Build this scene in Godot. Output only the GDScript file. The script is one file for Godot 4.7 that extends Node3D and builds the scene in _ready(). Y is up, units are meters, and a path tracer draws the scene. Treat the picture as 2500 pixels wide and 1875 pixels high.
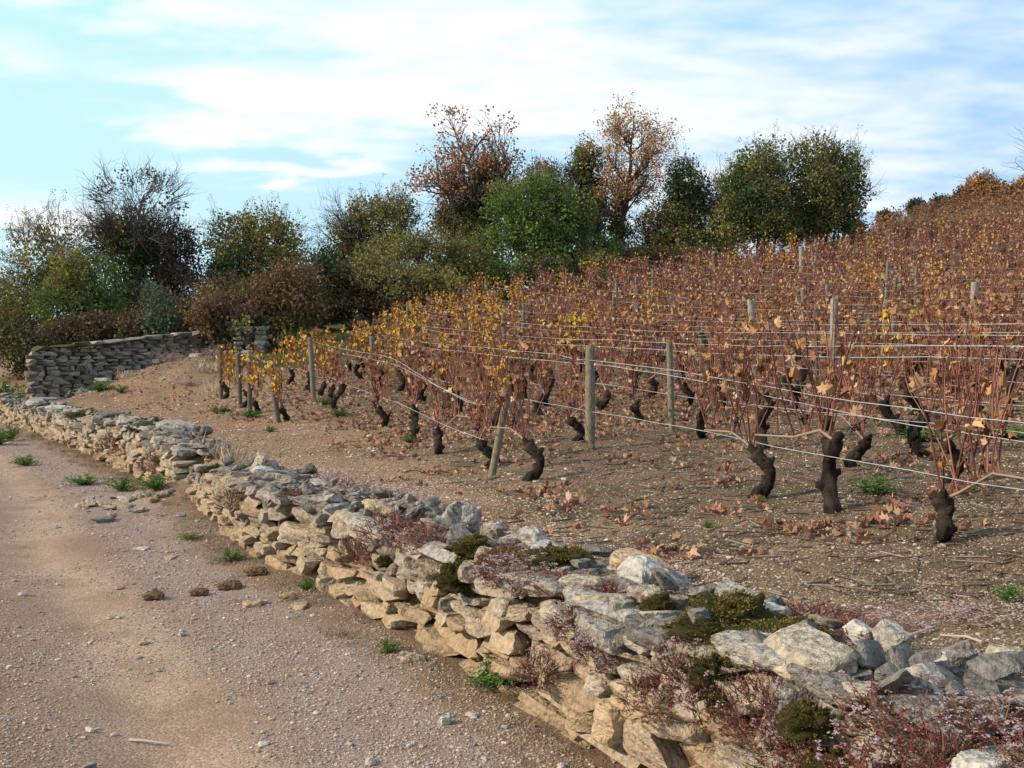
extends Node3D
# An autumn vineyard behind a tumbledown dry stone wall on a gravel track. Metres, y up, the view runs along -z.

var rng := RandomNumberGenerator.new()
var noise := FastNoiseLite.new()
var fine := FastNoiseLite.new()
var used := {}
const ORD := ["zeroth", "first", "second", "third", "fourth", "fifth", "sixth", "seventh", "eighth", "ninth", "tenth", "eleventh", "twelfth", "thirteenth", "fourteenth", "fifteenth", "sixteenth", "seventeenth", "eighteenth", "nineteenth", "twentieth", "twenty-first", "twenty-second", "twenty-third", "twenty-fourth", "twenty-fifth", "twenty-sixth", "twenty-seventh", "twenty-eighth", "twenty-ninth", "thirtieth", "thirty-first", "thirty-second"]

# ---------------------------------------------------------------- mesh helpers
class MB:
	var v := PackedVector3Array()
	var c := PackedColorArray()
	var i := PackedInt32Array()
	func pt(p: Vector3, col: Color) -> int:
		v.append(p); c.append(col)
		return v.size() - 1
	func tri(a: int, b: int, d: int) -> void:
		i.append(a); i.append(b); i.append(d)
	func face(a: Vector3, b: Vector3, d: Vector3, col: Color) -> void:
		var k := v.size()
		v.append(a); v.append(b); v.append(d)
		c.append(col); c.append(col); c.append(col)
		i.append(k); i.append(k + 1); i.append(k + 2)
	func quad(a: Vector3, b: Vector3, d: Vector3, e: Vector3, col: Color) -> void:
		face(a, b, d, col); face(a, d, e, col)
	func tube(path: PackedVector3Array, rad: PackedFloat32Array, sides: int, col: Color, lump := 0.0, nz: FastNoiseLite = null, ridge := 0.0) -> void:
		var n := path.size()
		var start := v.size()
		var side := Vector3.RIGHT
		for k in n:
			var t := (path[mini(k + 1, n - 1)] - path[maxi(k - 1, 0)]).normalized()
			if absf(t.dot(side)) > 0.9:
				side = Vector3.FORWARD if absf(t.dot(Vector3.FORWARD)) < 0.9 else Vector3.UP
			side = (side - t * t.dot(side)).normalized()
			var other := t.cross(side)
			for s in sides:
				var a := TAU * s / sides
				var o := side * cos(a) + other * sin(a)
				var r := rad[k]
				if ridge > 0.0:
					r *= 1.0 + ridge * (sin(a * 5 + k * .5) + .7 * sin(a * 9 - k * .8) + .5 * sin(a * 2 + k * 1.3))
				if lump > 0.0:
					r *= 1.0 + lump * nz.get_noise_3dv((path[k] + o * rad[k]) * 60.0)
				pt(path[k] + o * r, col)
		for k in n - 1:
			for s in sides:
				var a := start + k * sides + s
				var b := start + k * sides + (s + 1) % sides
				tri(a, b, a + sides); tri(b, b + sides, a + sides)
		var top := pt(path[n - 1], col)
		for s in sides:
			tri(start + (n - 1) * sides + s, start + (n - 1) * sides + (s + 1) % sides, top)
	func smooth_normals() -> PackedVector3Array:
		var nn := PackedVector3Array()
		nn.resize(v.size())
		for k in range(0, i.size(), 3):
			var a := i[k]
			var b := i[k + 1]
			var d := i[k + 2]
			var f := (v[d] - v[a]).cross(v[b] - v[a])
			nn[a] += f; nn[b] += f; nn[d] += f
		for k in nn.size():
			nn[k] = nn[k].normalized()
		return nn
	func arrays(smooth := true, crease := -2.0) -> Array:
		var ar := []
		ar.resize(Mesh.ARRAY_MAX)
		if crease > -1.0:  # split normals where faces meet at more than the crease's angle
			var fn := PackedVector3Array()
			var at := {}
			for k in range(0, i.size(), 3):
				var f := (v[i[k + 2]] - v[i[k]]).cross(v[i[k + 1]] - v[i[k]])
				fn.append(f)
				for j in 3:
					if not at.has(i[k + j]):
						at[i[k + j]] = []
					at[i[k + j]].append(k / 3)
			var vv := PackedVector3Array()
			var nn := PackedVector3Array()
			var cc := PackedColorArray()
			for k in i.size():
				var own := fn[k / 3].normalized()
				var sum := Vector3.ZERO
				for f: int in at[i[k]]:
					if fn[f].normalized().dot(own) > crease:
						sum += fn[f]
				vv.append(v[i[k]]); cc.append(c[i[k]]); nn.append(sum.normalized() if sum.length() > 1e-12 else own)
			ar[Mesh.ARRAY_VERTEX] = vv; ar[Mesh.ARRAY_NORMAL] = nn; ar[Mesh.ARRAY_COLOR] = cc
			return ar
		ar[Mesh.ARRAY_VERTEX] = v; ar[Mesh.ARRAY_COLOR] = c; ar[Mesh.ARRAY_INDEX] = i
		ar[Mesh.ARRAY_NORMAL] = smooth_normals()
		return ar
	func done(crease := -2.0, into: ArrayMesh = null, m: Material = null) -> ArrayMesh:
		var am := into if into else ArrayMesh.new()
		if v.size() == 0:
			return am
		am.add_surface_from_arrays(Mesh.PRIMITIVE_TRIANGLES, arrays(true, crease))
		if m:
			am.surface_set_material(am.get_surface_count() - 1, m)
		return am


func uname(called: String) -> String:
	var k: int = used.get(called, 0)
	used[called] = k + 1
	return called if k == 0 else "%s_%03d" % [called, k]


func thing(called: String, label: String, category: String, at := Vector3.ZERO, group := "") -> Node3D:
	var o := Node3D.new()
	o.name = uname(called)
	o.position = at
	add_child(o)
	tag(o, label, category, group)
	return o


func tag(o: Node, label: String, category: String, group := "") -> void:
	o.set_meta("label", label)
	o.set_meta("category", category)
	if group != "":
		o.set_meta("group", group)


func part(called: String, mesh: Mesh, m: Material, parent: Node, t := Transform3D()) -> MeshInstance3D:
	var o := MeshInstance3D.new()
	o.name = called
	o.mesh = mesh
	if m:
		o.material_override = m
	o.transform = t
	parent.add_child(o, true)
	return o


func structure(called: String, mesh: Mesh, m: Material, kind := "structure") -> MeshInstance3D:
	var o := part(uname(called), mesh, m, self)
	o.set_meta("kind", kind)
	return o


func scatter(called: String, mesh: Mesh, m: Material, xf: Array, col: PackedColorArray, parent: Node = self) -> MultiMeshInstance3D:
	var mm := MultiMesh.new()
	mm.transform_format = MultiMesh.TRANSFORM_3D
	mm.use_colors = true
	mm.mesh = mesh
	mm.instance_count = xf.size()
	for k in xf.size():
		mm.set_instance_transform(k, xf[k])
		mm.set_instance_color(k, col[k])
	var o := MultiMeshInstance3D.new()
	o.name = called
	o.multimesh = mm
	o.material_override = m
	o.set_meta("kind", "stuff")
	parent.add_child(o, true)
	return o


func rr(a: float, b: float) -> float:
	return rng.randf_range(a, b)


func rdir() -> Vector3:
	var z := rr(-1, 1)
	var a := rr(0, TAU)
	var r := sqrt(1 - z * z)
	return Vector3(r * cos(a), z, r * sin(a))


func rbasis(s: Vector3) -> Basis:
	return Basis(rdir(), rr(0, TAU)) * Basis.from_scale(s)


func vary(c: Color, amount: float) -> Color:
	var k := 1.0 + rr(-amount, amount)
	return Color(c.r * k * (1 + rr(-.12, .12) * amount), c.g * k, c.b * k * (1 + rr(-.2, .2) * amount))


func pick(a: Array):
	return a[rng.randi() % a.size()]


# ---------------------------------------------------------------- materials
func ramp(stops: Array) -> Gradient:
	var g := Gradient.new()
	var o := PackedFloat32Array()
	var c := PackedColorArray()
	for s in stops:
		o.append(s[0]); c.append(s[1])
	g.offsets = o
	g.colors = c
	return g


func ntex(kind: int, freq: float, oct: int, seed_: int, stops: Array, size := 512, ret := -1, gain := .5) -> NoiseTexture2D:
	var n := FastNoiseLite.new()
	n.noise_type = kind
	n.seed = seed_
	n.frequency = freq
	n.fractal_type = FastNoiseLite.FRACTAL_FBM if oct > 1 else FastNoiseLite.FRACTAL_NONE
	n.fractal_octaves = maxi(oct, 1)
	n.fractal_gain = gain
	if ret >= 0:
		n.cellular_return_type = ret
		n.cellular_jitter = 1.0
	var t := NoiseTexture2D.new()
	t.width = size
	t.height = size
	t.seamless = true
	t.seamless_blend_skirt = 0.12
	t.noise = n
	if stops.size():
		t.color_ramp = ramp(stops)
	return t


func g(x: float) -> Color:
	return Color(x, x, x)


func mat(c: Color, rough := 0.9) -> StandardMaterial3D:
	var m := StandardMaterial3D.new()
	m.albedo_color = c.linear_to_srgb()
	m.roughness = rough
	m.metallic_specular = 0.35
	return m


func vmat(rough := 0.9, back := 0.0) -> StandardMaterial3D:
	var m := StandardMaterial3D.new()
	m.vertex_color_use_as_albedo = true
	m.roughness = rough
	m.metallic_specular = 0.3
	m.cull_mode = BaseMaterial3D.CULL_DISABLED
	if back > 0:
		m.backlight_enabled = true
		m.backlight = Color(back, back, back)
	return m


func triplanar(m: StandardMaterial3D, scale: Vector3, tex: Texture2D, height: Texture2D = null, depth := 0.0) -> StandardMaterial3D:
	m.uv1_triplanar = true
	m.uv1_world_triplanar = true
	m.uv1_scale = scale
	m.albedo_texture = tex
	if height:
		m.heightmap_enabled = true
		m.heightmap_texture = height
		m.heightmap_scale = depth
	return m


# ---------------------------------------------------------------- the lie of the land; d = metres ahead (-z)
func wall_x(d: float) -> float:
	return 2.6 - .5 * d - .0045 * pow(maxf(0, d - 7), 2) - .2 * exp(-pow((d - 9.2) / 1.4, 2))


func wall_slope(d: float) -> float:
	return -.5 - .009 * maxf(0, d - 7)


func across(x: float, d: float) -> float:
	return (x - wall_x(clampf(d, -20, 34))) * .894


func field(x: float, d: float) -> float:
	var lim := lerpf(3.0, 16.0, smoothstep(-4, 18, x))
	var dd := maxf(d, 2)
	if dd > 42:
		dd = 42 + (1 - exp(-(dd - 42) / (lim * 1.6))) * lim
	var xx := clampf(x, -16, 30)
	if x > 30:
		xx = 30 + (1 - exp(-(x - 30) / 14.0)) * 14
	return .44255 + .069226 * xx - .010367 * dd - .001068 * xx * xx + .0011809 * xx * dd + .0020821 * dd * dd


const BANK := [[0.0, .6], [3.5, .6], [6.0, .55], [8.0, .53], [10.0, .5], [11.2, .40], [12.4, .42], [14.0, .50], [17.0, .50], [22.0, .42], [28.0, .42], [36.0, .8]]
const TOP := [[1.5, .69], [3.2, .68], [4.2, .64], [5.2, .62], [6.2, .60], [7.2, .58], [8.5, .58], [9.6, .58], [11.0, .52], [11.9, .36], [12.3, .12], [12.75, .5], [13.4, .62], [14.5, .64], [17.0, .63], [20.0, .55], [24.0, .52], [40.0, .5]]


func lookup(t: Array, x: float) -> float:
	for k in t.size() - 1:
		if x < t[k + 1][0]:
			return lerpf(t[k][1], t[k + 1][1], clampf((x - t[k][0]) / (t[k + 1][0] - t[k][0]), 0, 1))
	return t[t.size() - 1][1]


func land(x: float, d: float) -> float:
	var s := across(x, d)
	var h := 0.03 * smoothstep(-.6, 0, s)
	if d > 11.5 and d < 13.1:  # the breach, where soil and stones have slid onto the track
		var k := 1.0 - absf(d - 12.3) / .75
		h += maxf(0, k) * .3 * smoothstep(-.75, .45, s)
	if s > .22:
		var b := lookup(BANK, d)
		var up := b + (field(x, d) - b) * smoothstep(.4, 3.2, s)
		h = lerpf(h, up, smoothstep(.22, .42, s))
		h += .55 * exp(-(pow(x + 8.5, 2) + pow(d - 28.3, 2)) / 5.0) - .55 * exp(-(pow(x + 11.8, 2) + pow(d - 29.2, 2)) / 4.0)  # the hollow below the shaded wall
		h += 2.6 * smoothstep(54, 84, d) * smoothstep(20, 34, x)
	elif s < -14:
		h = 0.0
	return h


func ground_at(x: float, d: float) -> Vector3:
	return Vector3(x, land(x, d) + relief(x, d), -d)


func relief(x: float, d: float) -> float:
	var s := across(x, d)
	var soil := smoothstep(.4, .8, s)
	var rut := 0.0
	if s < -.8:  # two shallow wheel ruts with a gravelly crown between them
		var w := s + noise.get_noise_1d(d * 9) * .25
		rut = -.035 * exp(-pow((w + 1.45) / .27, 2)) - .035 * exp(-pow((w + 3.0) / .3, 2)) + .02 * exp(-pow((w + 2.2) / .35, 2))
	return rut + noise.get_noise_2d(x * 60, d * 60) * lerpf(.012, .022, soil) + noise.get_noise_2d(x * 12 + 50, d * 12) * lerpf(.025, .05, soil)


# ---------------------------------------------------------------- sky: air and thin cloud computed for every direction
const SUN_AZ := -102.0
const SUN_EL := 29.0
const CLOUDS := [[-2.0, 16.0, 12.0, 2.6, .95], [-20.5, 16.2, 7.5, 1.1, .85], [-23.0, 13.6, 3.0, .6, .45], [-1.0, 12.0, 12.0, 1.9, 1.05], [-13.5, 12.5, 6.0, .75, 1.0], [-15.5, 10.6, 6.5, .75, 1.0], [-10.5, 9.3, 5.0, .7, .8], [18.0, 10.5, 13.0, 4.5, .68], [-23.0, 6.0, 6.0, 1.3, 1.0], [8.0, 7.0, 12.0, 2.0, .5], [20.0, 15.5, 9.0, 1.6, .4]]


func sun_dir() -> Vector3:
	var a := deg_to_rad(SUN_AZ)
	var e := deg_to_rad(SUN_EL)
	return Vector3(sin(a) * cos(e), sin(e), -cos(a) * cos(e))


func air(dir: Vector3, sun: Vector3, n: FastNoiseLite) -> Color:
	var y := maxf(dir.y, 0.0)
	var off := acos(clampf(dir.dot(sun), -1, 1)) / PI
	var far := smoothstep(.36, .8, off)
	var base := Color(.54, .87, 1.0).lerp(Color(.2, .4, .82), far)
	base = base.lerp(Color(.16, .36, .8), .55 * smoothstep(.25, .9, y))
	base = base.lerp(Color(.72, .93, 1.0).lerp(Color(.5, .72, .95), far), exp(-y * 9.0))
	var az := rad_to_deg(atan2(dir.x, -dir.z))
	var el := rad_to_deg(asin(clampf(dir.y, -1, 1)))
	var p := Vector2(dir.x, dir.z) / (y + .13)
	var w1 := n.get_noise_2d(p.x * 22, p.y * 46)
	var w2 := n.get_noise_2d(p.x * 70 + 300, p.y * 130)
	var w3 := n.get_noise_2d(p.x * 200, p.y * 330 + 700)
	var a := az + w1 * 5
	var e := el + w2 * 1.3 + w1 * .9 + w3 * .5
	var cover := 0.0
	for c in CLOUDS:
		var da: float = (a - c[0]) / c[2]
		var de: float = (e - c[1]) / c[3]
		cover += c[4] * exp(-da * da - de * de)
	var wide := smoothstep(26, 50, absf(az)) + smoothstep(17, 26, el)
	cover = lerpf(cover, .62 + w1 * .5, clampf(wide, 0, 1))
	var k := smoothstep(.08, 1.15, cover + w1 * .3 + w2 * .36 + w3 * .34)
	var cloud := Color(.99, 1.0, 1.0).lerp(Color(.70, .85, .98), smoothstep(.45, .85, off))
	return base.lerp(cloud, k * .9)


func make_sky() -> ImageTexture:
	var n := FastNoiseLite.new()
	n.seed = 11
	n.frequency = .02
	n.fractal_octaves = 4
	n.fractal_gain = .55
	var sun := sun_dir()
	var low := Image.create(512, 256, false, Image.FORMAT_RGB8)
	for j in 256:
		for i in 512:
			low.set_pixel(i, j, air(toward(i, j, 512), sun, n).linear_to_srgb() if j < 134 else Color(.36, .33, .3))
	low.resize(4096, 2048, Image.INTERPOLATE_CUBIC)
	# the same air, computed finer over the part of the sky above the vineyard
	var i0 := -448
	var j0 := 800
	var w := 896
	var h := 240
	for j in h:
		for i in w:
			low.set_pixel(posmod(i0 + i, 4096), j0 + j, air(toward(i0 + i, j0 + j, 4096), sun, n).linear_to_srgb())
	return ImageTexture.create_from_image(low)


func toward(i: int, j: int, size: int) -> Vector3:
	var a := (i + .5) / size * TAU  # the left edge of the picture looks along -z
	var e := (.5 - (j + .5) / (size * .5)) * PI
	return Vector3(sin(a) * cos(e), sin(e), -cos(a) * cos(e))


# ---------------------------------------------------------------- stones
func rock(seed_: int, res: Vector3i, rough: float, cuts: int, box := 5.0) -> ArrayMesh:
	rng.seed = seed_ * 77 + 5
	var mb := MB.new()
	var ids := {}
	var planes := []
	for k in cuts:
		var q := rdir()
		q.y *= .45
		planes.append([q.normalized(), rr(.30, .46)])
	var off := rdir() * 40
	var lean := Vector2(rr(-.12, .12), rr(-.12, .12))
	for axis in 3:
		for side in [0, 1]:
			var u := (axis + 1) % 3
			var w := (axis + 2) % 3
			for a in res[u]:
				for b in res[w]:
					var q := []
					for cc in [[0, 0], [1, 0], [1, 1], [0, 1]]:
						var k := Vector3i.ZERO
						k[axis] = side * res[axis]
						k[u] = a + cc[0]
						k[w] = b + cc[1]
						if not ids.has(k):
							var p := Vector3(k) / Vector3(res) - Vector3(.5, .5, .5)
							var t := p * 2
							var f := pow(pow(absf(t.x), box) + pow(absf(t.y), box) + pow(absf(t.z), box), -1.0 / box) if t.length() > 0 else 1.0
							p = p * lerpf(1.0, f, .85)
							p.x += p.y * lean.x
							p.z += p.y * lean.y
							for pl in planes:
								var over: float = p.dot(pl[0]) - pl[1]
								if over > 0:
									p -= pl[0] * over
							var nd := Vector3(noise.get_noise_3dv(p * 75 + off), noise.get_noise_3dv(p * 75 + off + Vector3(90, 0, 0)) * .7, noise.get_noise_3dv(p * 75 + off + Vector3(0, 90, 0)))
							p += nd * rough
							var ledge := noise.get_noise_2d(p.y * 260, seed_ * 9) * rough * .55
							p.x *= 1 + ledge
							p.z *= 1 + ledge
							p += Vector3(fine.get_noise_3dv(p * 300 + off), fine.get_noise_3dv(p * 300 - off), fine.get_noise_3dv(p * 280)) * rough * .28
							ids[k] = mb.pt(p, Color.WHITE)
						q.append(ids[k])
					if side == 1:
						mb.tri(q[0], q[2], q[1]); mb.tri(q[0], q[3], q[2])
					else:
						mb.tri(q[0], q[1], q[2]); mb.tri(q[0], q[2], q[3])
	return mb.done(.80)


func wall_frame(d: float) -> Basis:
	var t := Vector3(wall_slope(d), 0, -1).normalized()
	return Basis(t, Vector3.UP, t.cross(Vector3.UP))


func wall_point(d: float, s: float, y: float) -> Vector3:
	return Vector3(wall_x(d) + s / .894, y, -d)


func pack(length: float, top: Callable, big: float) -> Array:
	var cell := .025
	var n := int(length / cell)
	var h := PackedFloat32Array()
	h.resize(n)
	for k in n:
		h[k] = -.05 + .02 * noise.get_noise_1d(k * 9.0)
	var lim := PackedFloat32Array()
	for k in n:
		lim.append((top as Callable).call(k * cell))
	var out := []
	for guard in 4000:
		var at := -1
		for k in n:
			if h[k] < lim[k] - .035 and (at < 0 or h[k] < h[at]):
				at = k
		if at < 0:
			break
		var a := at
		var b := at
		while a > 0 and absf(h[a - 1] - h[at]) < .026:
			a -= 1
		while b < n - 1 and absf(h[b + 1] - h[at]) < .026:
			b += 1
		var room := (b - a + 1) * cell
		var want := (.14 + .34 * pow(rng.randf(), 1.4)) * big
		var hh := rr(.038, .078) * big * (.8 + want * 1.0)
		if rng.randf() < .05 and room > .24:
			hh = rr(.11, .16)
		var base := 0.0
		for k in range(a, b + 1):
			base = maxf(base, h[k]) if k > a else h[k]
		if room < .11:
			hh = .045
			var nb := 9.0
			if a > 0: nb = minf(nb, h[a - 1])
			if b < n - 1: nb = minf(nb, h[b + 1])
			if nb < 5: hh = clampf(nb - h[at], .015, .12)
			want = room
		elif room < want * 1.45:
			want = room
		hh = minf(hh, maxf(.045, lim[at] + .05 - base))
		var m := maxi(1, int(round(want / cell)))
		var from := a if rng.randf() < .5 else maxi(a, b + 1 - m)
		var to := mini(b, from + m - 1)
		for k in range(from, to + 1):
			h[k] = base + hh
		out.append([(from + to + 1) * .5 * cell, base + hh * .5, (to - from + 1) * cell, hh])
	return out


func near_wall(called: String, label: String, d0: float, d1: float, seed_: int, heroes: Array) -> Node3D:
	rng.seed = seed_
	var stones := []  # [transform, material, weight in view]
	var root := thing(called, label, "stone wall", wall_point((d0 + d1) * .5, .3, 0))
	var dl := 1.0 / sqrt(1.0 + .25)
	var length := (d1 - d0) / dl
	var put := func(d: float, s: float, y: float, size: Vector3, turn: Vector3, m: Material, kind: int):
		var p := wall_point(d, s, y)
		var b := wall_frame(d) * Basis.from_euler(turn) * Basis.from_scale(size)
		stones.append([Transform3D(b, p - root.position), m, size.x * size.y / (d * d), kind])
	for s in pack(length, func(l): return lookup(TOP, d0 + l * dl) - .02, 1.0):
		var d: float = d0 + s[0] * dl
		var top := lookup(TOP, d)
		var up: float = s[1] / top
		var depth := rr(.2, .32)
		var loose := smoothstep(.6, 1.0, up)
		var turn := Vector3(rr(-.05, .05) - loose * rr(0, .12), rr(-.07, .07) * (1 + loose), rr(-.05, .05) * (1 + 2.0 * loose))
		var m: Material = pick(M.ochre) if up < rr(.25, .95) else pick(M.weathered) if up < rr(.7, 1.0) else pick(M.lichen)
		put.call(d, depth * .5 + rr(-.025, .03) + s[1] * .05, s[1] + rr(-.006, .006), Vector3(s[2] * 1.04, s[3] * 1.12 + .004, depth), turn, m, -1)
	# the courses behind the face and the loose stones along the crest
	var l := 0.0
	while l < length:
		var d := d0 + l * dl
		var top := lookup(TOP, d)
		for s in [.22, .40, .58]:
			var w := rr(.12, .30)
			var hh := rr(.035, .085)
			put.call(d + rr(-.06, .06), s + rr(-.06, .06), top - .01 + rr(-.03, .02), Vector3(w, hh, rr(.1, .24)), Vector3(rr(-.2, .2), rr(-.9, .9), rr(-.2, .2)), M.dark if rng.randf() < .22 else pick(M.lichen) if rng.randf() < .6 else pick(M.weathered), -1)
			if rng.randf() < .42:
				var e := rr(.08, .2)
				put.call(d + rr(-.1, .1), s + rr(-.08, .08), top + rr(.02, .07), Vector3(e, rr(.022, .06), e * rr(.5, 1)), Vector3(rr(-.6, .35), rr(-3, 3), rr(-.6, .6)), M.dark if rng.randf() < .3 else pick(M.lichen), -1)
		l += rr(.14, .22)
	for h in heroes:
		put.call(h[0], h[1], h[2] if h[1] < .2 else maxf(h[2], lookup(TOP, h[0]) + h[4] * .3), Vector3(h[3], h[4], h[5]), Vector3(h[6], h[7], h[8]), M[h[9]][0] if M[h[9]] is Array else M[h[9]], h[10])
	stones.sort_custom(func(a, b): return a[2] > b[2])
	var joined := {}
	for k in stones.size():
		var s: Array = stones[k]
		var mesh: Mesh = boulders[s[3]] if s[3] >= 0 else rocks[rng.randi() % rocks.size()]
		if k < 300:
			part("stone", mesh, s[1], root, s[0])
		else:
			if not joined.has(s[1]):
				joined[s[1]] = SurfaceTool.new()
				joined[s[1]].begin(Mesh.PRIMITIVE_TRIANGLES)
			joined[s[1]].append_from(mesh, 0, s[0])
	if joined.size():
		var am := ArrayMesh.new()
		for m in joined:
			joined[m].commit(am)
			am.surface_set_material(am.get_surface_count() - 1, m)
		part("small_stone", am, null, root).set_meta("kind", "stuff")
	# earth packed between the two faces
	var mb := MB.new()
	var steps := int(length / .12)
	var rows := [[.14, -.1], [.15, .55], [.2, .86], [.42, .9], [.62, .86], [.7, -.1]]
	for k in steps + 1:
		var d := d0 + .06 + (d1 - d0 - .12) * k / steps
		for q in rows:
			var p := wall_point(d, q[0] + noise.get_noise_2d(d * 90, q[1] * 40) * .05, lookup(TOP, d) * q[1] + noise.get_noise_2d(d * 120, q[0] * 300) * .03)
			mb.pt(p - root.position, Color.WHITE)
	for k in steps:
		for q in rows.size() - 1:
			var a := k * rows.size() + q
			mb.tri(a, a + 1, a + rows.size()); mb.tri(a + 1, a + rows.size() + 1, a + rows.size())
	part("earth_core", mb.done(), M.earth, root)
	return root


# ---------------------------------------------------------------- small plants
func sedum_mesh(seed_: int, stems: int, heads: float) -> ArrayMesh:
	rng.seed = seed_
	var mb := MB.new()
	for k in stems:
		var a := rr(0, TAU)
		var r := sqrt(rng.randf()) * .5
		var p := Vector3(cos(a) * r, 0, sin(a) * r)
		var dir := Vector3(cos(a) * r * .9 + rr(-.3, .3), rr(.5, 1), sin(a) * r * .9 + rr(-.3, .3)).normalized()
		var ln := rr(.3, .85) * (1.1 - r)
		var q := p + dir * ln
		var col: Color = vary(pick([Color(.17, .05, .042), Color(.22, .068, .052), Color(.13, .05, .042), Color(.20, .095, .06), Color(.16, .07, .052), Color(.12, .08, .042)]), .35)
		var side := dir.cross(Vector3(rr(-1, 1), .1, rr(-1, 1))).normalized() * .009
		mb.quad(p - side, p + side, q + side * .6, q - side * .6, col)
		for j in 12:
			var c := p.lerp(q, rr(.1, 1)) + rdir() * .03
			var e := rdir() * rr(.02, .045)
			var f := e.cross(rdir()).normalized() * .016
			mb.face(c - f, c + f, c + e, vary(col, .4)); mb.face(c - f, c + e, c + f * .3 + e.cross(f) * .6, vary(col, .3))
		if rng.randf() < heads:
			for j in 8:
				var c := q + rdir() * rr(0, .065)
				var e := rdir() * .022
				var f := e.cross(rdir()).normalized() * .02
				mb.face(c - e, c + f, c + e, vary(Color(.36, .29, .275), .3)); mb.face(c - f, c + e.cross(f) * 25, c + e, vary(Color(.30, .245, .24), .3))
	return mb.done(.999)


func moss_mesh(seed_: int) -> ArrayMesh:
	rng.seed = seed_
	var mb := MB.new()
	var n := 14
	for i in n + 1:
		for j in n * 2:
			var e := PI * .5 * i / n
			var a := PI * j / n
			var p := Vector3(cos(e) * cos(a), sin(e), cos(e) * sin(a))
			p *= .5 * (1 + .7 * noise.get_noise_3dv(p * 75 + Vector3.ONE * seed_ * 20) + .35 * fine.get_noise_3dv(p * 160))
			mb.pt(p, vary(Color(.032, .028, .010), .2))
	for i in n:
		for j in n * 2:
			var a := i * n * 2 + j
			var b := i * n * 2 + (j + 1) % (n * 2)
			mb.tri(a, a + n * 2, b); mb.tri(b, a + n * 2, b + n * 2)
	var base := mb.v.duplicate()
	var am := mb.done()
	mb = MB.new()
	for k in 5200:
		var p: Vector3 = base[rng.randi() % base.size()] * rr(.97, 1.02) + rdir() * .035
		var e := (p.normalized() + rdir() * .7 + Vector3(0, .2, 0)).normalized() * rr(.03, .065)
		var f := e.cross(rdir()).normalized() * .012
		mb.face(p - f, p + f, p + e, vary(pick([Color(.11, .095, .02), Color(.18, .14, .03), Color(.075, .07, .018), Color(.13, .085, .03)]), .3))
	return mb.done(.999, am)


func weed_mesh(seed_: int, stems: int) -> ArrayMesh:
	rng.seed = seed_
	var mb := MB.new()
	for k in stems:
		var a := rr(0, TAU)
		var out := Vector3(cos(a), 0, sin(a))
		var reach := rr(.15, .55)
		var tall := rr(.35, 1.0) * (1.15 - reach)
		var last := out * rr(0, .12)
		for j in 7:
			var t := (j + 1) / 7.0
			var p := out * reach * t + Vector3.UP * tall * (1 - pow(1 - t, 1.8)) + rdir() * .03
			var f := Vector3(-out.z, 0, out.x) * .009
			mb.face(last - f, last + f, p, Color(.09, .16, .03))
			for q in 5:
				var e := ((p - last).normalized() * .5 + rdir()).normalized() * rr(.04, .085)
				var w := e.cross(rdir()).normalized() * rr(.011, .022)
				var col: Color = vary(pick([Color(.08, .16, .03), Color(.11, .20, .04), Color(.055, .115, .022)]), .25)
				mb.face(p, p + e * .6 + w, p + e, col); mb.face(p, p + e, p + e * .6 - w, col)
			last = p
	return mb.done(.999)


func grass_mesh(seed_: int, blades: int, spread: float, cols: Array, heads := false) -> ArrayMesh:
	rng.seed = seed_
	var mb := MB.new()
	for k in blades:
		var a := rr(0, TAU)
		var r := sqrt(rng.randf()) * .45
		var p := Vector3(cos(a) * r, -.03, sin(a) * r)
		var dir := Vector3(rr(-1, 1) * spread, 1, rr(-1, 1) * spread).normalized()
		var h := rr(.3, 1.0)
		var col: Color = vary(pick(cols), .25)
		var f := Vector3(rr(-1, 1), 0, rr(-1, 1)).normalized() * .008
		var mid := p + dir * h * .55
		var tip := p + dir * h + Vector3(dir.x, -.2, dir.z) * h * rr(.0, .4)
		mb.quad(p - f, p + f, mid + f * .8, mid - f * .8, col)
		mb.face(mid - f * .8, mid + f * .8, tip, col)
		if heads:
			for j in 4:
				var c := tip + rdir() * .06
				var e := rdir() * .03
				mb.face(c, c + e, c + rdir() * .035, vary(Color(.42, .34, .33), .2))
	return mb.done(.999)


# ---------------------------------------------------------------- vines
func row_frame() -> Basis:
	var t := Vector3(-.3, 0, -.954).normalized()
	return Basis(t, Vector3.UP, t.cross(Vector3.UP))


func leaf_into(mb: MB, at: Vector3, b: Basis, col: Color, detail: bool) -> void:
	# a five lobed vine leaf, cupped and drying
	var o := [[0.0, .08], [.34, -.1], [.62, .12], [.42, .3], [.60, .62], [.26, .62], [0.0, 1.0], [-.26, .62], [-.60, .62], [-.42, .3], [-.62, .12], [-.34, -.1]] if detail else [[0.0, .0], [.55, .1], [.5, .6], [0.0, 1.0], [-.5, .6], [-.55, .1]]
	var cup := rr(.3, 1.5)
	var curl := rr(-.5, .7)
	var pts := []
	for q in o:
		var z: float = absf(q[0]) * cup * .7 + q[1] * q[1] * curl * .5 + rr(-.08, .08)
		pts.append(at + b * Vector3(q[0] * (1 - .3 * cup), q[1] - .0, z))
	var mid := at + b * Vector3(0, .4, curl * .06)
	for k in pts.size():
		mb.face(mid, pts[k], pts[(k + 1) % pts.size()], col)


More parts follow.
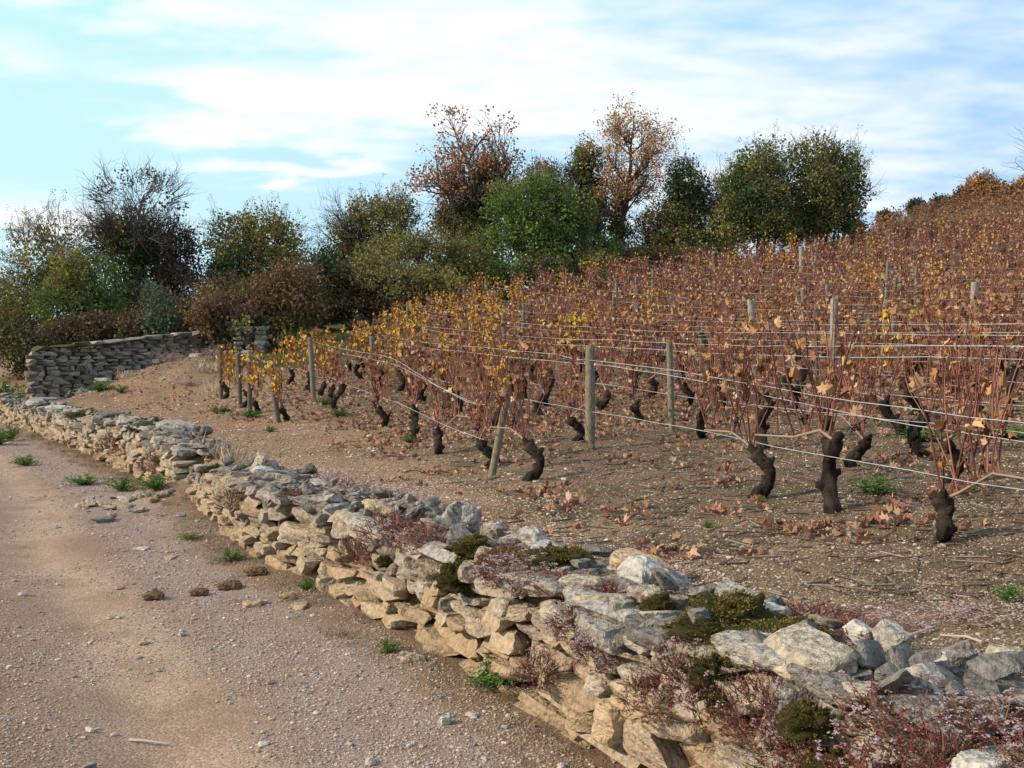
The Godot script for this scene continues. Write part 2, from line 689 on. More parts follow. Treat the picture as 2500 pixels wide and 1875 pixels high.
const RUST := [Color(.29, .14, .068), Color(.22, .095, .05), Color(.36, .21, .105), Color(.17, .075, .045), Color(.44, .28, .15), Color(.34, .17, .06)]
const GOLD := [Color(.52, .30, .03), Color(.48, .24, .03), Color(.42, .29, .05), Color(.38, .16, .04), Color(.50, .35, .07), Color(.30, .13, .05)]
const DRY := [Color(.33, .18, .105), Color(.26, .12, .08), Color(.39, .25, .13), Color(.19, .08, .058), Color(.15, .065, .05), Color(.40, .29, .10), Color(.43, .29, .19)]
const CANE := [Color(.20, .08, .06), Color(.15, .058, .045), Color(.25, .11, .08), Color(.11, .046, .038)]


func trunk_mesh(seed_: int, tall: float, fat: float) -> MB:
	rng.seed = seed_
	var mb := MB.new()
	var path := PackedVector3Array()
	var rad := PackedFloat32Array()
	var p := Vector3(0, -.06, 0)
	var sway := Vector3(rr(-1, 1), 0, rr(-1, 1)).normalized() * rr(.8, 1.35)
	var ph := rr(0, 6)
	var n := 26
	for k in n:
		var t := k / float(n - 1)
		path.append(p)
		rad.append(fat * (1.45 - 1.5 * t + 1.05 * t * t) * (1 + .10 * sin(t * 15 + ph) + .07 * sin(t * 37 + ph * 3)) * (1.2 if k < 2 else .55 if k == n - 1 else 1.25 if k > n - 6 else 1.0))
		p += (Vector3.UP + sway * sin(t * 5.2 + ph) * .9) .normalized() * (tall + .06) / (n - 1) * 1.12
	mb.tube(path, rad, 22, Color(.042, .034, .024), .5, noise, .075)
	# a stub or two where old wood was cut
	for k in 5:
		var at := path[mini(n - 2, 10 + k * 4)]
		var dir := (Vector3(rr(-1, 1), rr(.1, .6) + (.7 if k > 2 else 0.0), rr(-1, 1))).normalized()
		mb.tube(PackedVector3Array([at, at + dir * fat * 1.4, at + dir * fat * 2.2]), PackedFloat32Array([fat * .7, fat * .6, fat * .42]), 7, Color(.05, .038, .026), .4, noise)
	for k in mb.c.size():
		mb.c[k] = Color(.032, .025, .019).lerp(Color(.076, .058, .041), smoothstep(.1, .5, noise.get_noise_3dv(mb.v[k] * 130))) * (1 + .5 * fine.get_noise_3dv(mb.v[k] * 900))
		mb.c[k].a = 1
	for k in mb.v.size():
		mb.v[k] += rdir() * fat * .10 + (mb.v[k] - Vector3(0, mb.v[k].y, 0)).normalized() * fine.get_noise_3dv(mb.v[k] * 700) * fat * .3
	head = path[n - 1]
	return mb


var head := Vector3.ZERO


func canes(count: int, wild: float) -> Array:
	# upright shoots from a bent arm tied along the low wire
	var out := []
	var along := 1.0 if rng.randf() < .5 else -1.0
	var arm := PackedVector3Array([head, head + Vector3(.12 * along, .05, .0), Vector3(head.x + .35 * along, .42, rr(-.02, .02)), Vector3(head.x + .75 * along, .41, rr(-.02, .02))])
	out.append([arm, PackedFloat32Array([.013, .0095, .008, .0055]), Color(.25, .185, .14), 5])
	for k in count:
		var f := rr(0, 1)
		var p := arm[0].lerp(arm[1], f * 3) if f < .33 else arm[1].lerp(arm[2], (f - .33) * 3) if f < .66 else arm[2].lerp(arm[3], (f - .66) * 2.9)
		var path := PackedVector3Array([p])
		var ln := rr(.5, .92)
		var dir := Vector3(rr(-.4, .4), 1, rr(-.3, .3)).normalized()
		var thick := rr(.7, 1.35)
		for j in 4:
			dir = (dir + Vector3(rr(-.2, .2), .08, rr(-.16, .16)) * wild).normalized()
			p += dir * ln / 4
			path.append(p)
		out.append([path, PackedFloat32Array([.006 * thick, .0055 * thick, .005 * thick, .004 * thick, .0026]), vary(pick(CANE), .2), 3])
	return out


func vine_proto(kind: int, seed_: int, close: bool) -> Node3D:
	var root := Node3D.new()
	var tall: float = [.31, .37, .26, .43, .33, .38][seed_ % 6]
	var tm := trunk_mesh(seed_ * 13 + 7, tall, rr(.030, .041) if close else .037)
	part("trunk", tm.done(), M.vine_bark, root)
	rng.seed = seed_ * 31 + kind * 7
	var cs := canes([19, 21, 17, 25][kind], 1.35)
	var join := MB.new()
	for c in cs:
		var mb := MB.new() if close else join
		mb.tube(c[0], c[1], c[3], c[2])
		if close:
			part("cane", mb.done(), M.cane, root)
	if not close:
		part("canes", join.done(), M.cane, root)
	var pal: Array = [RUST, RUST, GOLD, DRY][kind]
	var many: int = [36, 54, 84, 62][kind]
	var fol := MB.new()
	for k in many:
		var c: Array = cs[1 + rng.randi() % (cs.size() - 1)]
		var path: PackedVector3Array = c[0]
		var t := rr(.25, 1.0) if kind < 2 else pow(rng.randf(), .6)
		var j := clampi(int(t * 4), 0, 3)
		var at := path[j].lerp(path[j + 1], t * 4 - j) + rdir() * rr(.01, .05)
		var size := rr(.045, .09)
		var b := rbasis(Vector3(size, size, size)) if kind < 2 else Basis(Vector3.RIGHT, rr(1.5, 3.6)) * Basis(Vector3.UP, rr(0, TAU)) * Basis.from_scale(Vector3.ONE * size)
		b = Basis(Vector3.UP, rr(0, TAU)) * b
		var col := vary(pick(pal), .25)
		if close and k < 14:
			var one := MB.new()
			leaf_into(one, Vector3.ZERO, b, col, true)
			part("leaf", one.done(.999), M.leaf, root, Transform3D(Basis(), at))
		else:
			leaf_into(fol, at, b, col, close)
	if fol.v.size():
		part("foliage", fol.done(.999), M.leaf, root).set_meta("kind", "stuff")
	# a bunch of shrivelled grapes now and then
	for k in [1, 2, 1, 1][kind]:
		var c: Array = pick(cs.slice(1))
		var at: Vector3 = c[0][1] + Vector3(rr(-.03, .03), -.03, rr(-.03, .03))
		var gb := MB.new()
		for j in 14:
			var o := Vector3(rr(-.02, .02), -rr(0, .07), rr(-.02, .02))
			gb.tube(PackedVector3Array([o + Vector3(0, .009, 0), o + Vector3(0, .005, 0), o, o - Vector3(0, .008, 0)]), PackedFloat32Array([.001, .008, .009, .003]), 5, Color(.018, .014, .024))
		part("grape_bunch", gb.done(), M.grape, root, Transform3D(Basis(), at))
	return root


# ---------------------------------------------------------------- trees
func limb(wood: MB, twig: PackedVector3Array, p: Vector3, dir: Vector3, ln: float, r: float, level: int, most: int, o: Dictionary) -> void:
	var n := 5 if level < most else 4
	var path := PackedVector3Array([p])
	var rad := PackedFloat32Array([r])
	for k in n:
		dir = (dir + rdir() * o.kink + Vector3.UP * o.up).normalized()
		p += dir * ln / n
		path.append(p)
		rad.append(lerpf(r, r * .42, (k + 1.0) / n))
		if level < most:
			if k >= 1 or level > 0:
				for j in o.kids:
					var side := dir.cross(rdir()).normalized()
					var nd := (dir * rr(.45, .9) + side * rr(.55, 1.0)).normalized()
					limb(wood, twig, p, nd, ln * rr(.42, .7), rad[k + 1] * .62, level + 1, most, o)
		elif k > 0:
			twig.append(p)
	wood.tube(path, rad, [8, 5, 4, 3, 3][mini(level, 4)], Color.WHITE)


func leaf_cluster(seed_: int, count: int, spread: float, size: float) -> ArrayMesh:
	rng.seed = seed_
	var mb := MB.new()
	for k in count:
		var p := rdir() * spread * sqrt(rng.randf())
		var e := rdir() * size * rr(.7, 1.2)
		var f := e.cross(rdir()).normalized() * size * .36
		var up := e.cross(f).normalized() * size * .12
		mb.face(p - e * .5, p + f + up, p + e * .5, Color.WHITE); mb.face(p - e * .5, p + e * .5, p - f + up, Color.WHITE)
	return mb.done(.999)


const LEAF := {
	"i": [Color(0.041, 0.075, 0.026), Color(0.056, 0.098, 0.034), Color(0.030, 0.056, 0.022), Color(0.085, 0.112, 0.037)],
	"k": [Color(0.131, 0.158, 0.041), Color(0.094, 0.139, 0.037), Color(0.186, 0.195, 0.056), Color(0.075, 0.101, 0.033)],
	"d": [Color(0.101, 0.121, 0.071), Color(0.121, 0.110, 0.080), Color(0.080, 0.110, 0.060)],
	"g": [Color(0.111, 0.186, 0.042), Color(0.149, 0.223, 0.047), Color(0.083, 0.158, 0.037), Color(0.186, 0.242, 0.056)],
	"y": [Color(0.243, 0.227, 0.045), Color(0.304, 0.259, 0.053), Color(0.167, 0.183, 0.045), Color(0.121, 0.136, 0.039), Color(0.243, 0.167, 0.061)],
	"o": [Color(0.193, 0.183, 0.063), Color(0.259, 0.225, 0.076), Color(0.129, 0.139, 0.046), Color(0.216, 0.172, 0.076)],
	"p": [Color(.11, .075, .055), Color(.13, .08, .06), Color(.085, .075, .05), Color(.10, .06, .055)],
	"r": [Color(.18, .085, .055), Color(.14, .075, .045), Color(.23, .12, .07), Color(.11, .095, .035), Color(.15, .12, .045), Color(.2, .14, .05)],
	"m": [Color(0.103, 0.060, 0.037), Color(0.127, 0.078, 0.039), Color(0.086, 0.071, 0.034), Color(0.149, 0.086, 0.048), Color(0.069, 0.063, 0.034)],
	"b": [Color(0.130, 0.072, 0.036), Color(0.091, 0.065, 0.033), Color(0.169, 0.085, 0.039)],
	"n": [Color(.42, .19, .09), Color(.33, .14, .075), Color(.48, .26, .13), Color(.25, .11, .06)],
	"a": [Color(.50, .28, .10), Color(.42, .21, .07), Color(.54, .34, .14), Color(.34, .17, .06)],
	"s": [Color(.12, .16, .09), Color(.09, .13, .07)],
}


func grow_tree(t: Dictionary, seed_: int) -> void:
	var root := thing(t.n, t.l, t.n, t.at)
	rng.seed = seed_ * 101 + 3
	var wood := MB.new()
	var twig := PackedVector3Array()
	var xf := []
	var col := PackedColorArray()
	var kind: String = t.k
	var o := {"kink": .22, "up": .06, "kids": 1}
	match kind:
		"oak":
			var stem := PackedVector3Array([Vector3(0, -.2, 0), Vector3(.05, 1.6, 0), Vector3(-.05, 3.2, .1), Vector3(.1, 4.3, 0)])
			wood.tube(stem, PackedFloat32Array([.34, .28, .24, .2]), 9, Color.WHITE)
			o = {"kink": .22, "up": .07, "kids": 2}
			for q in [[Vector3(-.9, .8, .1), 2.5], [Vector3(-.25, 1, -.4), 2.7], [Vector3(.45, 1.1, .2), 3.0], [Vector3(1.0, .6, -.2), 2.5], [Vector3(.1, 1, .5), 2.6], [Vector3(-1.1, .6, -.3), 2.3]]:
				limb(wood, twig, stem[2 + rng.randi() % 2] - Vector3(0, .35, 0), q[0].normalized(), q[1] * .82, .12, 0, 2, o)
			for p in twig:
				if p.y > 3.7 and noise.get_noise_3dv(p * 70) > -.02 and rng.randf() < .6:
					xf.append(Transform3D(rbasis(Vector3.ONE * rr(.75, 1.3)), p + rdir() * .15)); col.append(vary(pick(LEAF.n), .2))
		"maple":
			var stem := PackedVector3Array([Vector3(0, -.2, 0), Vector3(-.1, 1.0, 0), Vector3(.12, 2.0, .0), Vector3(.4, 3.1, 0), Vector3(.5, 4.3, 0), Vector3(.5, 5.3, 0)])
			wood.tube(stem, PackedFloat32Array([.2, .17, .14, .11, .07, .03]), 8, Color.WHITE)
			o = {"kink": .2, "up": .08, "kids": 2}
			for k in 20:
				var f := rr(1.9, 4.9)
				var p := stem[int(f)].lerp(stem[int(f) + 1], f - int(f))
				var a := rr(0, TAU)
				limb(wood, twig, p, Vector3(cos(a), rr(.55, 1.0), sin(a)).normalized(), rr(1.2, 1.75) * (1.1 - .2 * absf(f - 3.0)), .045, 0, 2, o)
			for p in twig:
				if rng.randf() < .18:
					xf.append(Transform3D(rbasis(Vector3.ONE * rr(.55, 1.05)), p + rdir() * .25)); col.append(vary(pick(LEAF.a), .2))
		"fan":
			wood.tube(PackedVector3Array([Vector3(0, -.2, 0), Vector3(.05, 1.5, 0), Vector3(0, 3.0, 0), Vector3(.05, 3.9, 0)]), PackedFloat32Array([.3, .26, .2, .15]), 8, Color.WHITE)
			o = {"kink": .16, "up": .05, "kids": 2}
			for k in 22:
				var a := rr(0, TAU)
				var q := Vector3(cos(a), rr(.15, 1.5), sin(a) * .8).normalized()
				limb(wood, twig, Vector3(rr(-.1, .1), rr(2.4, 4.0), rr(-.1, .1)), q, rr(1.4, 1.95), .06, 0, 2, o)
		"bare_small", "side", "twig":
			wood.tube(PackedVector3Array([Vector3(0, -.2, 0), Vector3(.08, 1.0, 0), Vector3(-.05, 2.0, 0)]), PackedFloat32Array([.13, .11, .08]), 7, Color.WHITE)
			o = {"kink": .2, "up": .04, "kids": 2}
			for k in (9 if kind != "twig" else 12):
				var a := rr(0, TAU)
				var q := Vector3(cos(a) - (.6 if kind != "twig" else 0.0), rr(.8, 2.0), sin(a)).normalized()
				limb(wood, twig, Vector3(0, rr(.9, 2.0), 0), q, rr(1.4, 2.1) if kind != "twig" else rr(1.0, 1.6), .045, 0, 2, o)
		"stem":
			wood.tube(PackedVector3Array([Vector3(0, -.2, 0), Vector3(.06, 1.2, 0), Vector3(-.04, 2.6, 0), Vector3(0, 3.4, 0)]), PackedFloat32Array([.2, .16, .1, .05]), 7, Color.WHITE)
	# the crown: clumps of leaves through each lobe, thick towards its skin, with fine twigs standing out of it
	var oo := {"kink": .3, "up": .05, "kids": 1}
	for lb in t.lobes:
		var c: Vector3 = lb[2]
		if kind == "none" or absf(c.x) > .5:
			var foot := Vector3(c.x * .12, -.2, 0)
			wood.tube(PackedVector3Array([foot, foot.lerp(c, .5) + Vector3(c.x * .2, -.1, rr(-.1, .1)), c, c + Vector3(0, lb[3].y * .6, 0)]), PackedFloat32Array([.06, .05, .035, .012]), 5, Color.WHITE)
		var rad := Vector3(lb[3].x, lb[3].y, lb[3].x * .85)
		var many := int(lb[1] * 480 * (rad.x * rad.y + rad.x * .4))
		var key: String = lb[0]
		c.z += rr(-.35, .35)
		for k in many:
			var u := rdir()
			var q := u * pow(rng.randf(), .33)
			var lump := 1.0 + .6 * noise.get_noise_3dv(u * 70 + c * 30) + .3 * noise.get_noise_3dv(u * 190 + c * 11)
			var p := c + q * rad * lump
			if p.y < -.3 or noise.get_noise_3dv(p * 45 + t.at * 9) < -.26 or noise.get_noise_3dv(p * 120 - t.at * 4) < -.12:
				continue
			xf.append(Transform3D(rbasis(Vector3.ONE * rr(.5, 1.35)), p))
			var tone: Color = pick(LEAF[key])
			var patch := noise.get_noise_3dv(p * 22 + t.at * 3)
			if patch > .08 and rng.randf() < .75:
				tone = pick(LEAF[{"i": "o", "m": "o", "g": "k", "o": "y", "r": "b", "b": "o", "k": "o", "p": "b"}.get(key, key)])
			if noise.get_noise_3dv(p * 25 - t.at * 5) > .22:
				tone = tone.lerp(LEAF.y[rng.randi() % 3], .35) if key in ["i", "k", "g", "o"] else tone
			col.append(vary(tone, .25))
		var shoots := int((16 if lb[1] > .6 else 36) * rad.x * rad.y) + 9
		for k in shoots:
			var u := rdir()
			u.y = absf(u.y) * 1.2 - .3
			var dir := (u.normalized() + Vector3(0, .35, 0)).normalized()
			var tw := PackedVector3Array()
			limb(wood, tw, c + u.normalized() * rad * .7, dir, rr(.45, 1.0) * clampf(rad.y, .5, 1.0), .014, 1, 2, oo)
			if key in ["y", "k", "o", "g", "r", "b"]:
				for p in tw:
					if rng.randf() < .3:
						xf.append(Transform3D(rbasis(Vector3.ONE * rr(.25, .5)), p)); col.append(vary(pick(LEAF[key]), .3))
	part("trunk" if t.n == "tree" else "stems", wood.done(), M.tree_bark, root)
	scatter("crown" if t.n == "tree" else "foliage", cluster, M.tree_leaf, xf, col, root)


var M := {}
var rocks := []
var boulders := []
var cluster: ArrayMesh


var TREES := [
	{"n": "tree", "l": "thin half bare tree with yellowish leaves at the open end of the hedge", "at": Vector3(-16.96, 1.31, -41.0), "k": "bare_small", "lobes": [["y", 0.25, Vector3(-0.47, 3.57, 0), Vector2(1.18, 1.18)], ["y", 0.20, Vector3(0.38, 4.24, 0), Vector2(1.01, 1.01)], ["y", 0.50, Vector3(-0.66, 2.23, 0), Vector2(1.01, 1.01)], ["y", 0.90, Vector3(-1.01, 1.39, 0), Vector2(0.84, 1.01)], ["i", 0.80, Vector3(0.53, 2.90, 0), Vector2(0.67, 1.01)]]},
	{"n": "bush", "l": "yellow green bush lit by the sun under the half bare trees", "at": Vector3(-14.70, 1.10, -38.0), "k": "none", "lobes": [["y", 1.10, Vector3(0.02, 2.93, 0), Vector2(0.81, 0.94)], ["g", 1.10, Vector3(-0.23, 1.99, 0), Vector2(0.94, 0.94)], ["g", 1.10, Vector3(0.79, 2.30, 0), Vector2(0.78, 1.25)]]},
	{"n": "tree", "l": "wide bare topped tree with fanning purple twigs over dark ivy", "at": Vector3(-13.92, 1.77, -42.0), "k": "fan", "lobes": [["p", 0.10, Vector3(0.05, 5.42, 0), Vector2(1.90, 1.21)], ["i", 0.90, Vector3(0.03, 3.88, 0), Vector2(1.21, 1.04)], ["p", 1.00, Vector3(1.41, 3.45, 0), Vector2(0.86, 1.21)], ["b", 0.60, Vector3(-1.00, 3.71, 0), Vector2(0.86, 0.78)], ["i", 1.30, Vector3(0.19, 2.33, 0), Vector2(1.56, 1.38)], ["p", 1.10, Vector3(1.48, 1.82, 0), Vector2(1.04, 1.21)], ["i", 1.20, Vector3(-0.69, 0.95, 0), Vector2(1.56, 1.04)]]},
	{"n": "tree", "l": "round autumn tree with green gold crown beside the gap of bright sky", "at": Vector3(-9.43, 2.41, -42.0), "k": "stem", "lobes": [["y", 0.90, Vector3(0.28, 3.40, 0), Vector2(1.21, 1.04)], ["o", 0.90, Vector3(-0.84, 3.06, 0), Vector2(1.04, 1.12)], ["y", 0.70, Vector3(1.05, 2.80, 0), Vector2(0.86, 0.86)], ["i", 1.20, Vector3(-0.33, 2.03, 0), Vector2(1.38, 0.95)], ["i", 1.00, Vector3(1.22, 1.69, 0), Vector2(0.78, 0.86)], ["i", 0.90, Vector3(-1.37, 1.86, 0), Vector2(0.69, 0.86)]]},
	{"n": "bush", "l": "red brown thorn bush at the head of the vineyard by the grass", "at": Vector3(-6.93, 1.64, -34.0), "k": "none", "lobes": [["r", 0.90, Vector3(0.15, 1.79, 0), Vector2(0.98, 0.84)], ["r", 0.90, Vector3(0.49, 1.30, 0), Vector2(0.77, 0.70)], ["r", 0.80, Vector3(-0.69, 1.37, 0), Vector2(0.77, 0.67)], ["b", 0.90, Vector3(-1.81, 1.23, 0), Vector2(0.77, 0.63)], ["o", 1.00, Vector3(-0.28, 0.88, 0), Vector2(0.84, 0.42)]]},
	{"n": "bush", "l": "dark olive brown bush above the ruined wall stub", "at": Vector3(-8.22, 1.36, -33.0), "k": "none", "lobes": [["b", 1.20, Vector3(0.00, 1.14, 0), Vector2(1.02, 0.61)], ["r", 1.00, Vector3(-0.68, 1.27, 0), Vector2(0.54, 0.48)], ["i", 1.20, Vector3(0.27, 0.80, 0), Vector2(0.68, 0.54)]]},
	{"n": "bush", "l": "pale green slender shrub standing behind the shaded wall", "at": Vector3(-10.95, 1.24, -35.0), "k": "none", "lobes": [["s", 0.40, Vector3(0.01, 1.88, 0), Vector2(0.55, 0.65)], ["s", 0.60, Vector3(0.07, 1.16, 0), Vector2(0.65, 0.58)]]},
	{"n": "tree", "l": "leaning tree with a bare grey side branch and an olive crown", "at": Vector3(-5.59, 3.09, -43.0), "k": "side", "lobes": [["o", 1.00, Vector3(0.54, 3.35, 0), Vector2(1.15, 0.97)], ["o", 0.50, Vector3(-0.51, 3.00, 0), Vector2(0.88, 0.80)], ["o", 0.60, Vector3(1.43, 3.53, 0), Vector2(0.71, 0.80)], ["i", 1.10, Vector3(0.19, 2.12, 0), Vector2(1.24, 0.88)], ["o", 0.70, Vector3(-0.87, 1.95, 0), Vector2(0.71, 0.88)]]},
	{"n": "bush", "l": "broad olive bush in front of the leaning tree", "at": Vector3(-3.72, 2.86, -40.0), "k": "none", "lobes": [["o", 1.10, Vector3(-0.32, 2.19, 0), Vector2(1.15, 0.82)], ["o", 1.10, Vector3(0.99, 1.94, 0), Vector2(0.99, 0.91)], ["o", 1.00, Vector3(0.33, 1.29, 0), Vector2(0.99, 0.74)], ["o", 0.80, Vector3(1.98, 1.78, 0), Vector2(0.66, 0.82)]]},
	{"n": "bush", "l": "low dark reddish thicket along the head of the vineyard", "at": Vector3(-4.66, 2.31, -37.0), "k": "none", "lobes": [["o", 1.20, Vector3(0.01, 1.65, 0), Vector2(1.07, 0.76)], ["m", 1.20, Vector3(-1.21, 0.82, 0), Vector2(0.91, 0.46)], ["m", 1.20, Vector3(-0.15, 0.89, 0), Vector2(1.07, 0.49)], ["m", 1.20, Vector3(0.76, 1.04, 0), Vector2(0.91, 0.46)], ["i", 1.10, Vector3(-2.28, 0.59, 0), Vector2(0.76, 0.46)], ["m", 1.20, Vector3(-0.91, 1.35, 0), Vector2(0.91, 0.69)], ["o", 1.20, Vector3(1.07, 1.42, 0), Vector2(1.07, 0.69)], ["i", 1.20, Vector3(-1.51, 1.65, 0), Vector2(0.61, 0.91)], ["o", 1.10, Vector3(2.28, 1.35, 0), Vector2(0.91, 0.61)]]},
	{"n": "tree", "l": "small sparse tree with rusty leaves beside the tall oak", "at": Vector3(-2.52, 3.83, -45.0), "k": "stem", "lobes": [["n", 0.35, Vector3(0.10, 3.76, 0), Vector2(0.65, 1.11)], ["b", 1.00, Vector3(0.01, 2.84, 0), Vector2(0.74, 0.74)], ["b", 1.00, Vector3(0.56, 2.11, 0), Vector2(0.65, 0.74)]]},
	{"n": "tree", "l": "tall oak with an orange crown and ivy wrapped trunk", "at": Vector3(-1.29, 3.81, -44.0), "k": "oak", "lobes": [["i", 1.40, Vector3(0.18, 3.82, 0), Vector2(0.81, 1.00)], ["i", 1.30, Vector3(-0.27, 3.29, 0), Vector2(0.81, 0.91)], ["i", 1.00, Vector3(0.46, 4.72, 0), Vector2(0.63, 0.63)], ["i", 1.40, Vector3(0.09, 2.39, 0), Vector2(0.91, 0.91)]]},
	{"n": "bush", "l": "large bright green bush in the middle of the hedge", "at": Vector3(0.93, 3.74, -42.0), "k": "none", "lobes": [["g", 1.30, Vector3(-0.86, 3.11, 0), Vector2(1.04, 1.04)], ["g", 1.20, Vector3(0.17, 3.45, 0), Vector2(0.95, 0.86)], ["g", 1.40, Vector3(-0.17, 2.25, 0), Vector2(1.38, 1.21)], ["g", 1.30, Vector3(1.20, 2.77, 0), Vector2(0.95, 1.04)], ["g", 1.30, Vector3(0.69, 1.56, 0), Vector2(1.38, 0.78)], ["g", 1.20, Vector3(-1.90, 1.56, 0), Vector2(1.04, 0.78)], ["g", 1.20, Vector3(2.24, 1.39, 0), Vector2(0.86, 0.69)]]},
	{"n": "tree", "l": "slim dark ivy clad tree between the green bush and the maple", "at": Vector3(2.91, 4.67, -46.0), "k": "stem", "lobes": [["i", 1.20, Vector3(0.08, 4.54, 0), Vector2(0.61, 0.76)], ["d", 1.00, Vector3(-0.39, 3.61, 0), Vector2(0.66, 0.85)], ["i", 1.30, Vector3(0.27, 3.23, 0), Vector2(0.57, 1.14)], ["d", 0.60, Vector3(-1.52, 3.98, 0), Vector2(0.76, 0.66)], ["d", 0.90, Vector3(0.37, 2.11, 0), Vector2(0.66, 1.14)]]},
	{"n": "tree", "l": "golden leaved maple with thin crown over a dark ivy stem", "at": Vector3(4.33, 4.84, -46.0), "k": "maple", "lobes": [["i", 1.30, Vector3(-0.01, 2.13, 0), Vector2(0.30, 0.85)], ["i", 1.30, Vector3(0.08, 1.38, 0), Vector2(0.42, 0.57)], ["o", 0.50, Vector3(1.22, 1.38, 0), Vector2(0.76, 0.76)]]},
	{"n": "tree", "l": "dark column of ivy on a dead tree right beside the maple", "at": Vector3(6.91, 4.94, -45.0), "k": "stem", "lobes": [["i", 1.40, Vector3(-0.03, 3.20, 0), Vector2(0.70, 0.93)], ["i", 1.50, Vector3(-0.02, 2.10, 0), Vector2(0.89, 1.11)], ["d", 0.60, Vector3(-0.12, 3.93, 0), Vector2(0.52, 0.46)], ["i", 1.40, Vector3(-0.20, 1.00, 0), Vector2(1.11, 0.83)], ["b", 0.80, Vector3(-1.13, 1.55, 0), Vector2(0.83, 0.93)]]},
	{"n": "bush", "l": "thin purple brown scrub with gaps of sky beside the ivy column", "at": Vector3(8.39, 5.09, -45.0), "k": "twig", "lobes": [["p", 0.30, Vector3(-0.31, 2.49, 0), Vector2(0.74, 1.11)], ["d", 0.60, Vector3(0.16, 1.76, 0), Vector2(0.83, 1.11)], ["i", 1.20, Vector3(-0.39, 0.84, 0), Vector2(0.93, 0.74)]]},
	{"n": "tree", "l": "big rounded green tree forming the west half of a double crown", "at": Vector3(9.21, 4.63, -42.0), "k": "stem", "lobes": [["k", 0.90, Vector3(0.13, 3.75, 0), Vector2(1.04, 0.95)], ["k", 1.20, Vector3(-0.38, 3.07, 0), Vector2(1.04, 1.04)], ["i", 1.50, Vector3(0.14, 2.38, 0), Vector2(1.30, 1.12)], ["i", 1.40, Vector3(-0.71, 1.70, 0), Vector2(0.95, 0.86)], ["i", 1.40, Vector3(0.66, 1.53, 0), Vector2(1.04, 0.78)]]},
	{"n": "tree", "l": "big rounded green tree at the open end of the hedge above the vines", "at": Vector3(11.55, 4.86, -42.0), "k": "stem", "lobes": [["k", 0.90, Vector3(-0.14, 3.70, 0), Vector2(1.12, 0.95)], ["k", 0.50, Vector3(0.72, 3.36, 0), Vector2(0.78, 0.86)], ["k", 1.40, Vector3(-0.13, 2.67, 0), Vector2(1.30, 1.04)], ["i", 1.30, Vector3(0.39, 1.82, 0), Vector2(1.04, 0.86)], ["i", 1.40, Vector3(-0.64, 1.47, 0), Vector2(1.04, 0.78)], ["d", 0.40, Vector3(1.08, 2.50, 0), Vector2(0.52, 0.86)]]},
	{"n": "bush", "l": "dark reddish undergrowth along the top of the shaded wall", "at": Vector3(-14.54, 0.81, -35.5), "k": "none", "lobes": [["m", 1.20, Vector3(-1.18, 0.73, 0), Vector2(0.88, 0.88)], ["m", 1.20, Vector3(-0.01, 1.05, 0), Vector2(1.02, 0.61)], ["m", 1.20, Vector3(1.31, 1.43, 0), Vector2(1.02, 0.56)], ["m", 1.20, Vector3(2.77, 1.60, 0), Vector2(0.88, 0.44)], ["y", 1.00, Vector3(-1.89, 1.75, 0), Vector2(0.88, 1.17)], ["m", 1.20, Vector3(4.52, 1.75, 0), Vector2(0.88, 0.58)]]},
	{"n": "bush", "l": "dark thicket filling the gap under the round green gold tree", "at": Vector3(-7.66, 2.35, -40.0), "k": "none", "lobes": [["i", 1.20, Vector3(-1.31, 0.97, 0), Vector2(1.32, 0.82)], ["m", 1.20, Vector3(0.01, 1.14, 0), Vector2(0.99, 0.74)], ["i", 1.20, Vector3(0.83, 0.97, 0), Vector2(0.99, 0.74)], ["m", 1.10, Vector3(-2.62, 1.14, 0), Vector2(0.82, 0.82)]]},
	{"n": "bush", "l": "dark undergrowth beneath the wide bare topped tree", "at": Vector3(-13.72, 1.37, -39.0), "k": "none", "lobes": [["m", 1.20, Vector3(-0.01, 0.63, 0), Vector2(1.28, 0.72)], ["i", 1.20, Vector3(-1.29, 0.63, 0), Vector2(1.12, 0.72)], ["i", 1.20, Vector3(1.44, 0.79, 0), Vector2(0.96, 0.72)], ["m", 1.10, Vector3(2.57, 1.27, 0), Vector2(0.80, 0.80)]]},
	{"n": "bush", "l": "olive undergrowth at the foot of the tall oak and big green bush", "at": Vector3(-0.95, 3.36, -41.0), "k": "none", "lobes": [["o", 1.20, Vector3(-0.84, 0.69, 0), Vector2(1.18, 0.67)], ["g", 1.20, Vector3(0.67, 0.86, 0), Vector2(1.18, 0.67)], ["i", 1.20, Vector3(2.36, 1.02, 0), Vector2(1.18, 0.59)], ["o", 1.20, Vector3(3.87, 1.19, 0), Vector2(1.01, 0.59)], ["m", 1.20, Vector3(-1.85, 0.18, 0), Vector2(1.01, 0.59)]]},
	{"n": "bush", "l": "brown green undergrowth between the maple and the double crowned trees", "at": Vector3(5.72, 4.45, -43.0), "k": "none", "lobes": [["o", 1.10, Vector3(-1.07, 0.59, 0), Vector2(1.06, 0.53)], ["b", 1.10, Vector3(0.34, 0.59, 0), Vector2(1.06, 0.53)], ["i", 1.20, Vector3(1.93, 0.77, 0), Vector2(1.06, 0.53)], ["b", 1.10, Vector3(-1.77, 0.41, 0), Vector2(0.88, 0.53)]]},
]


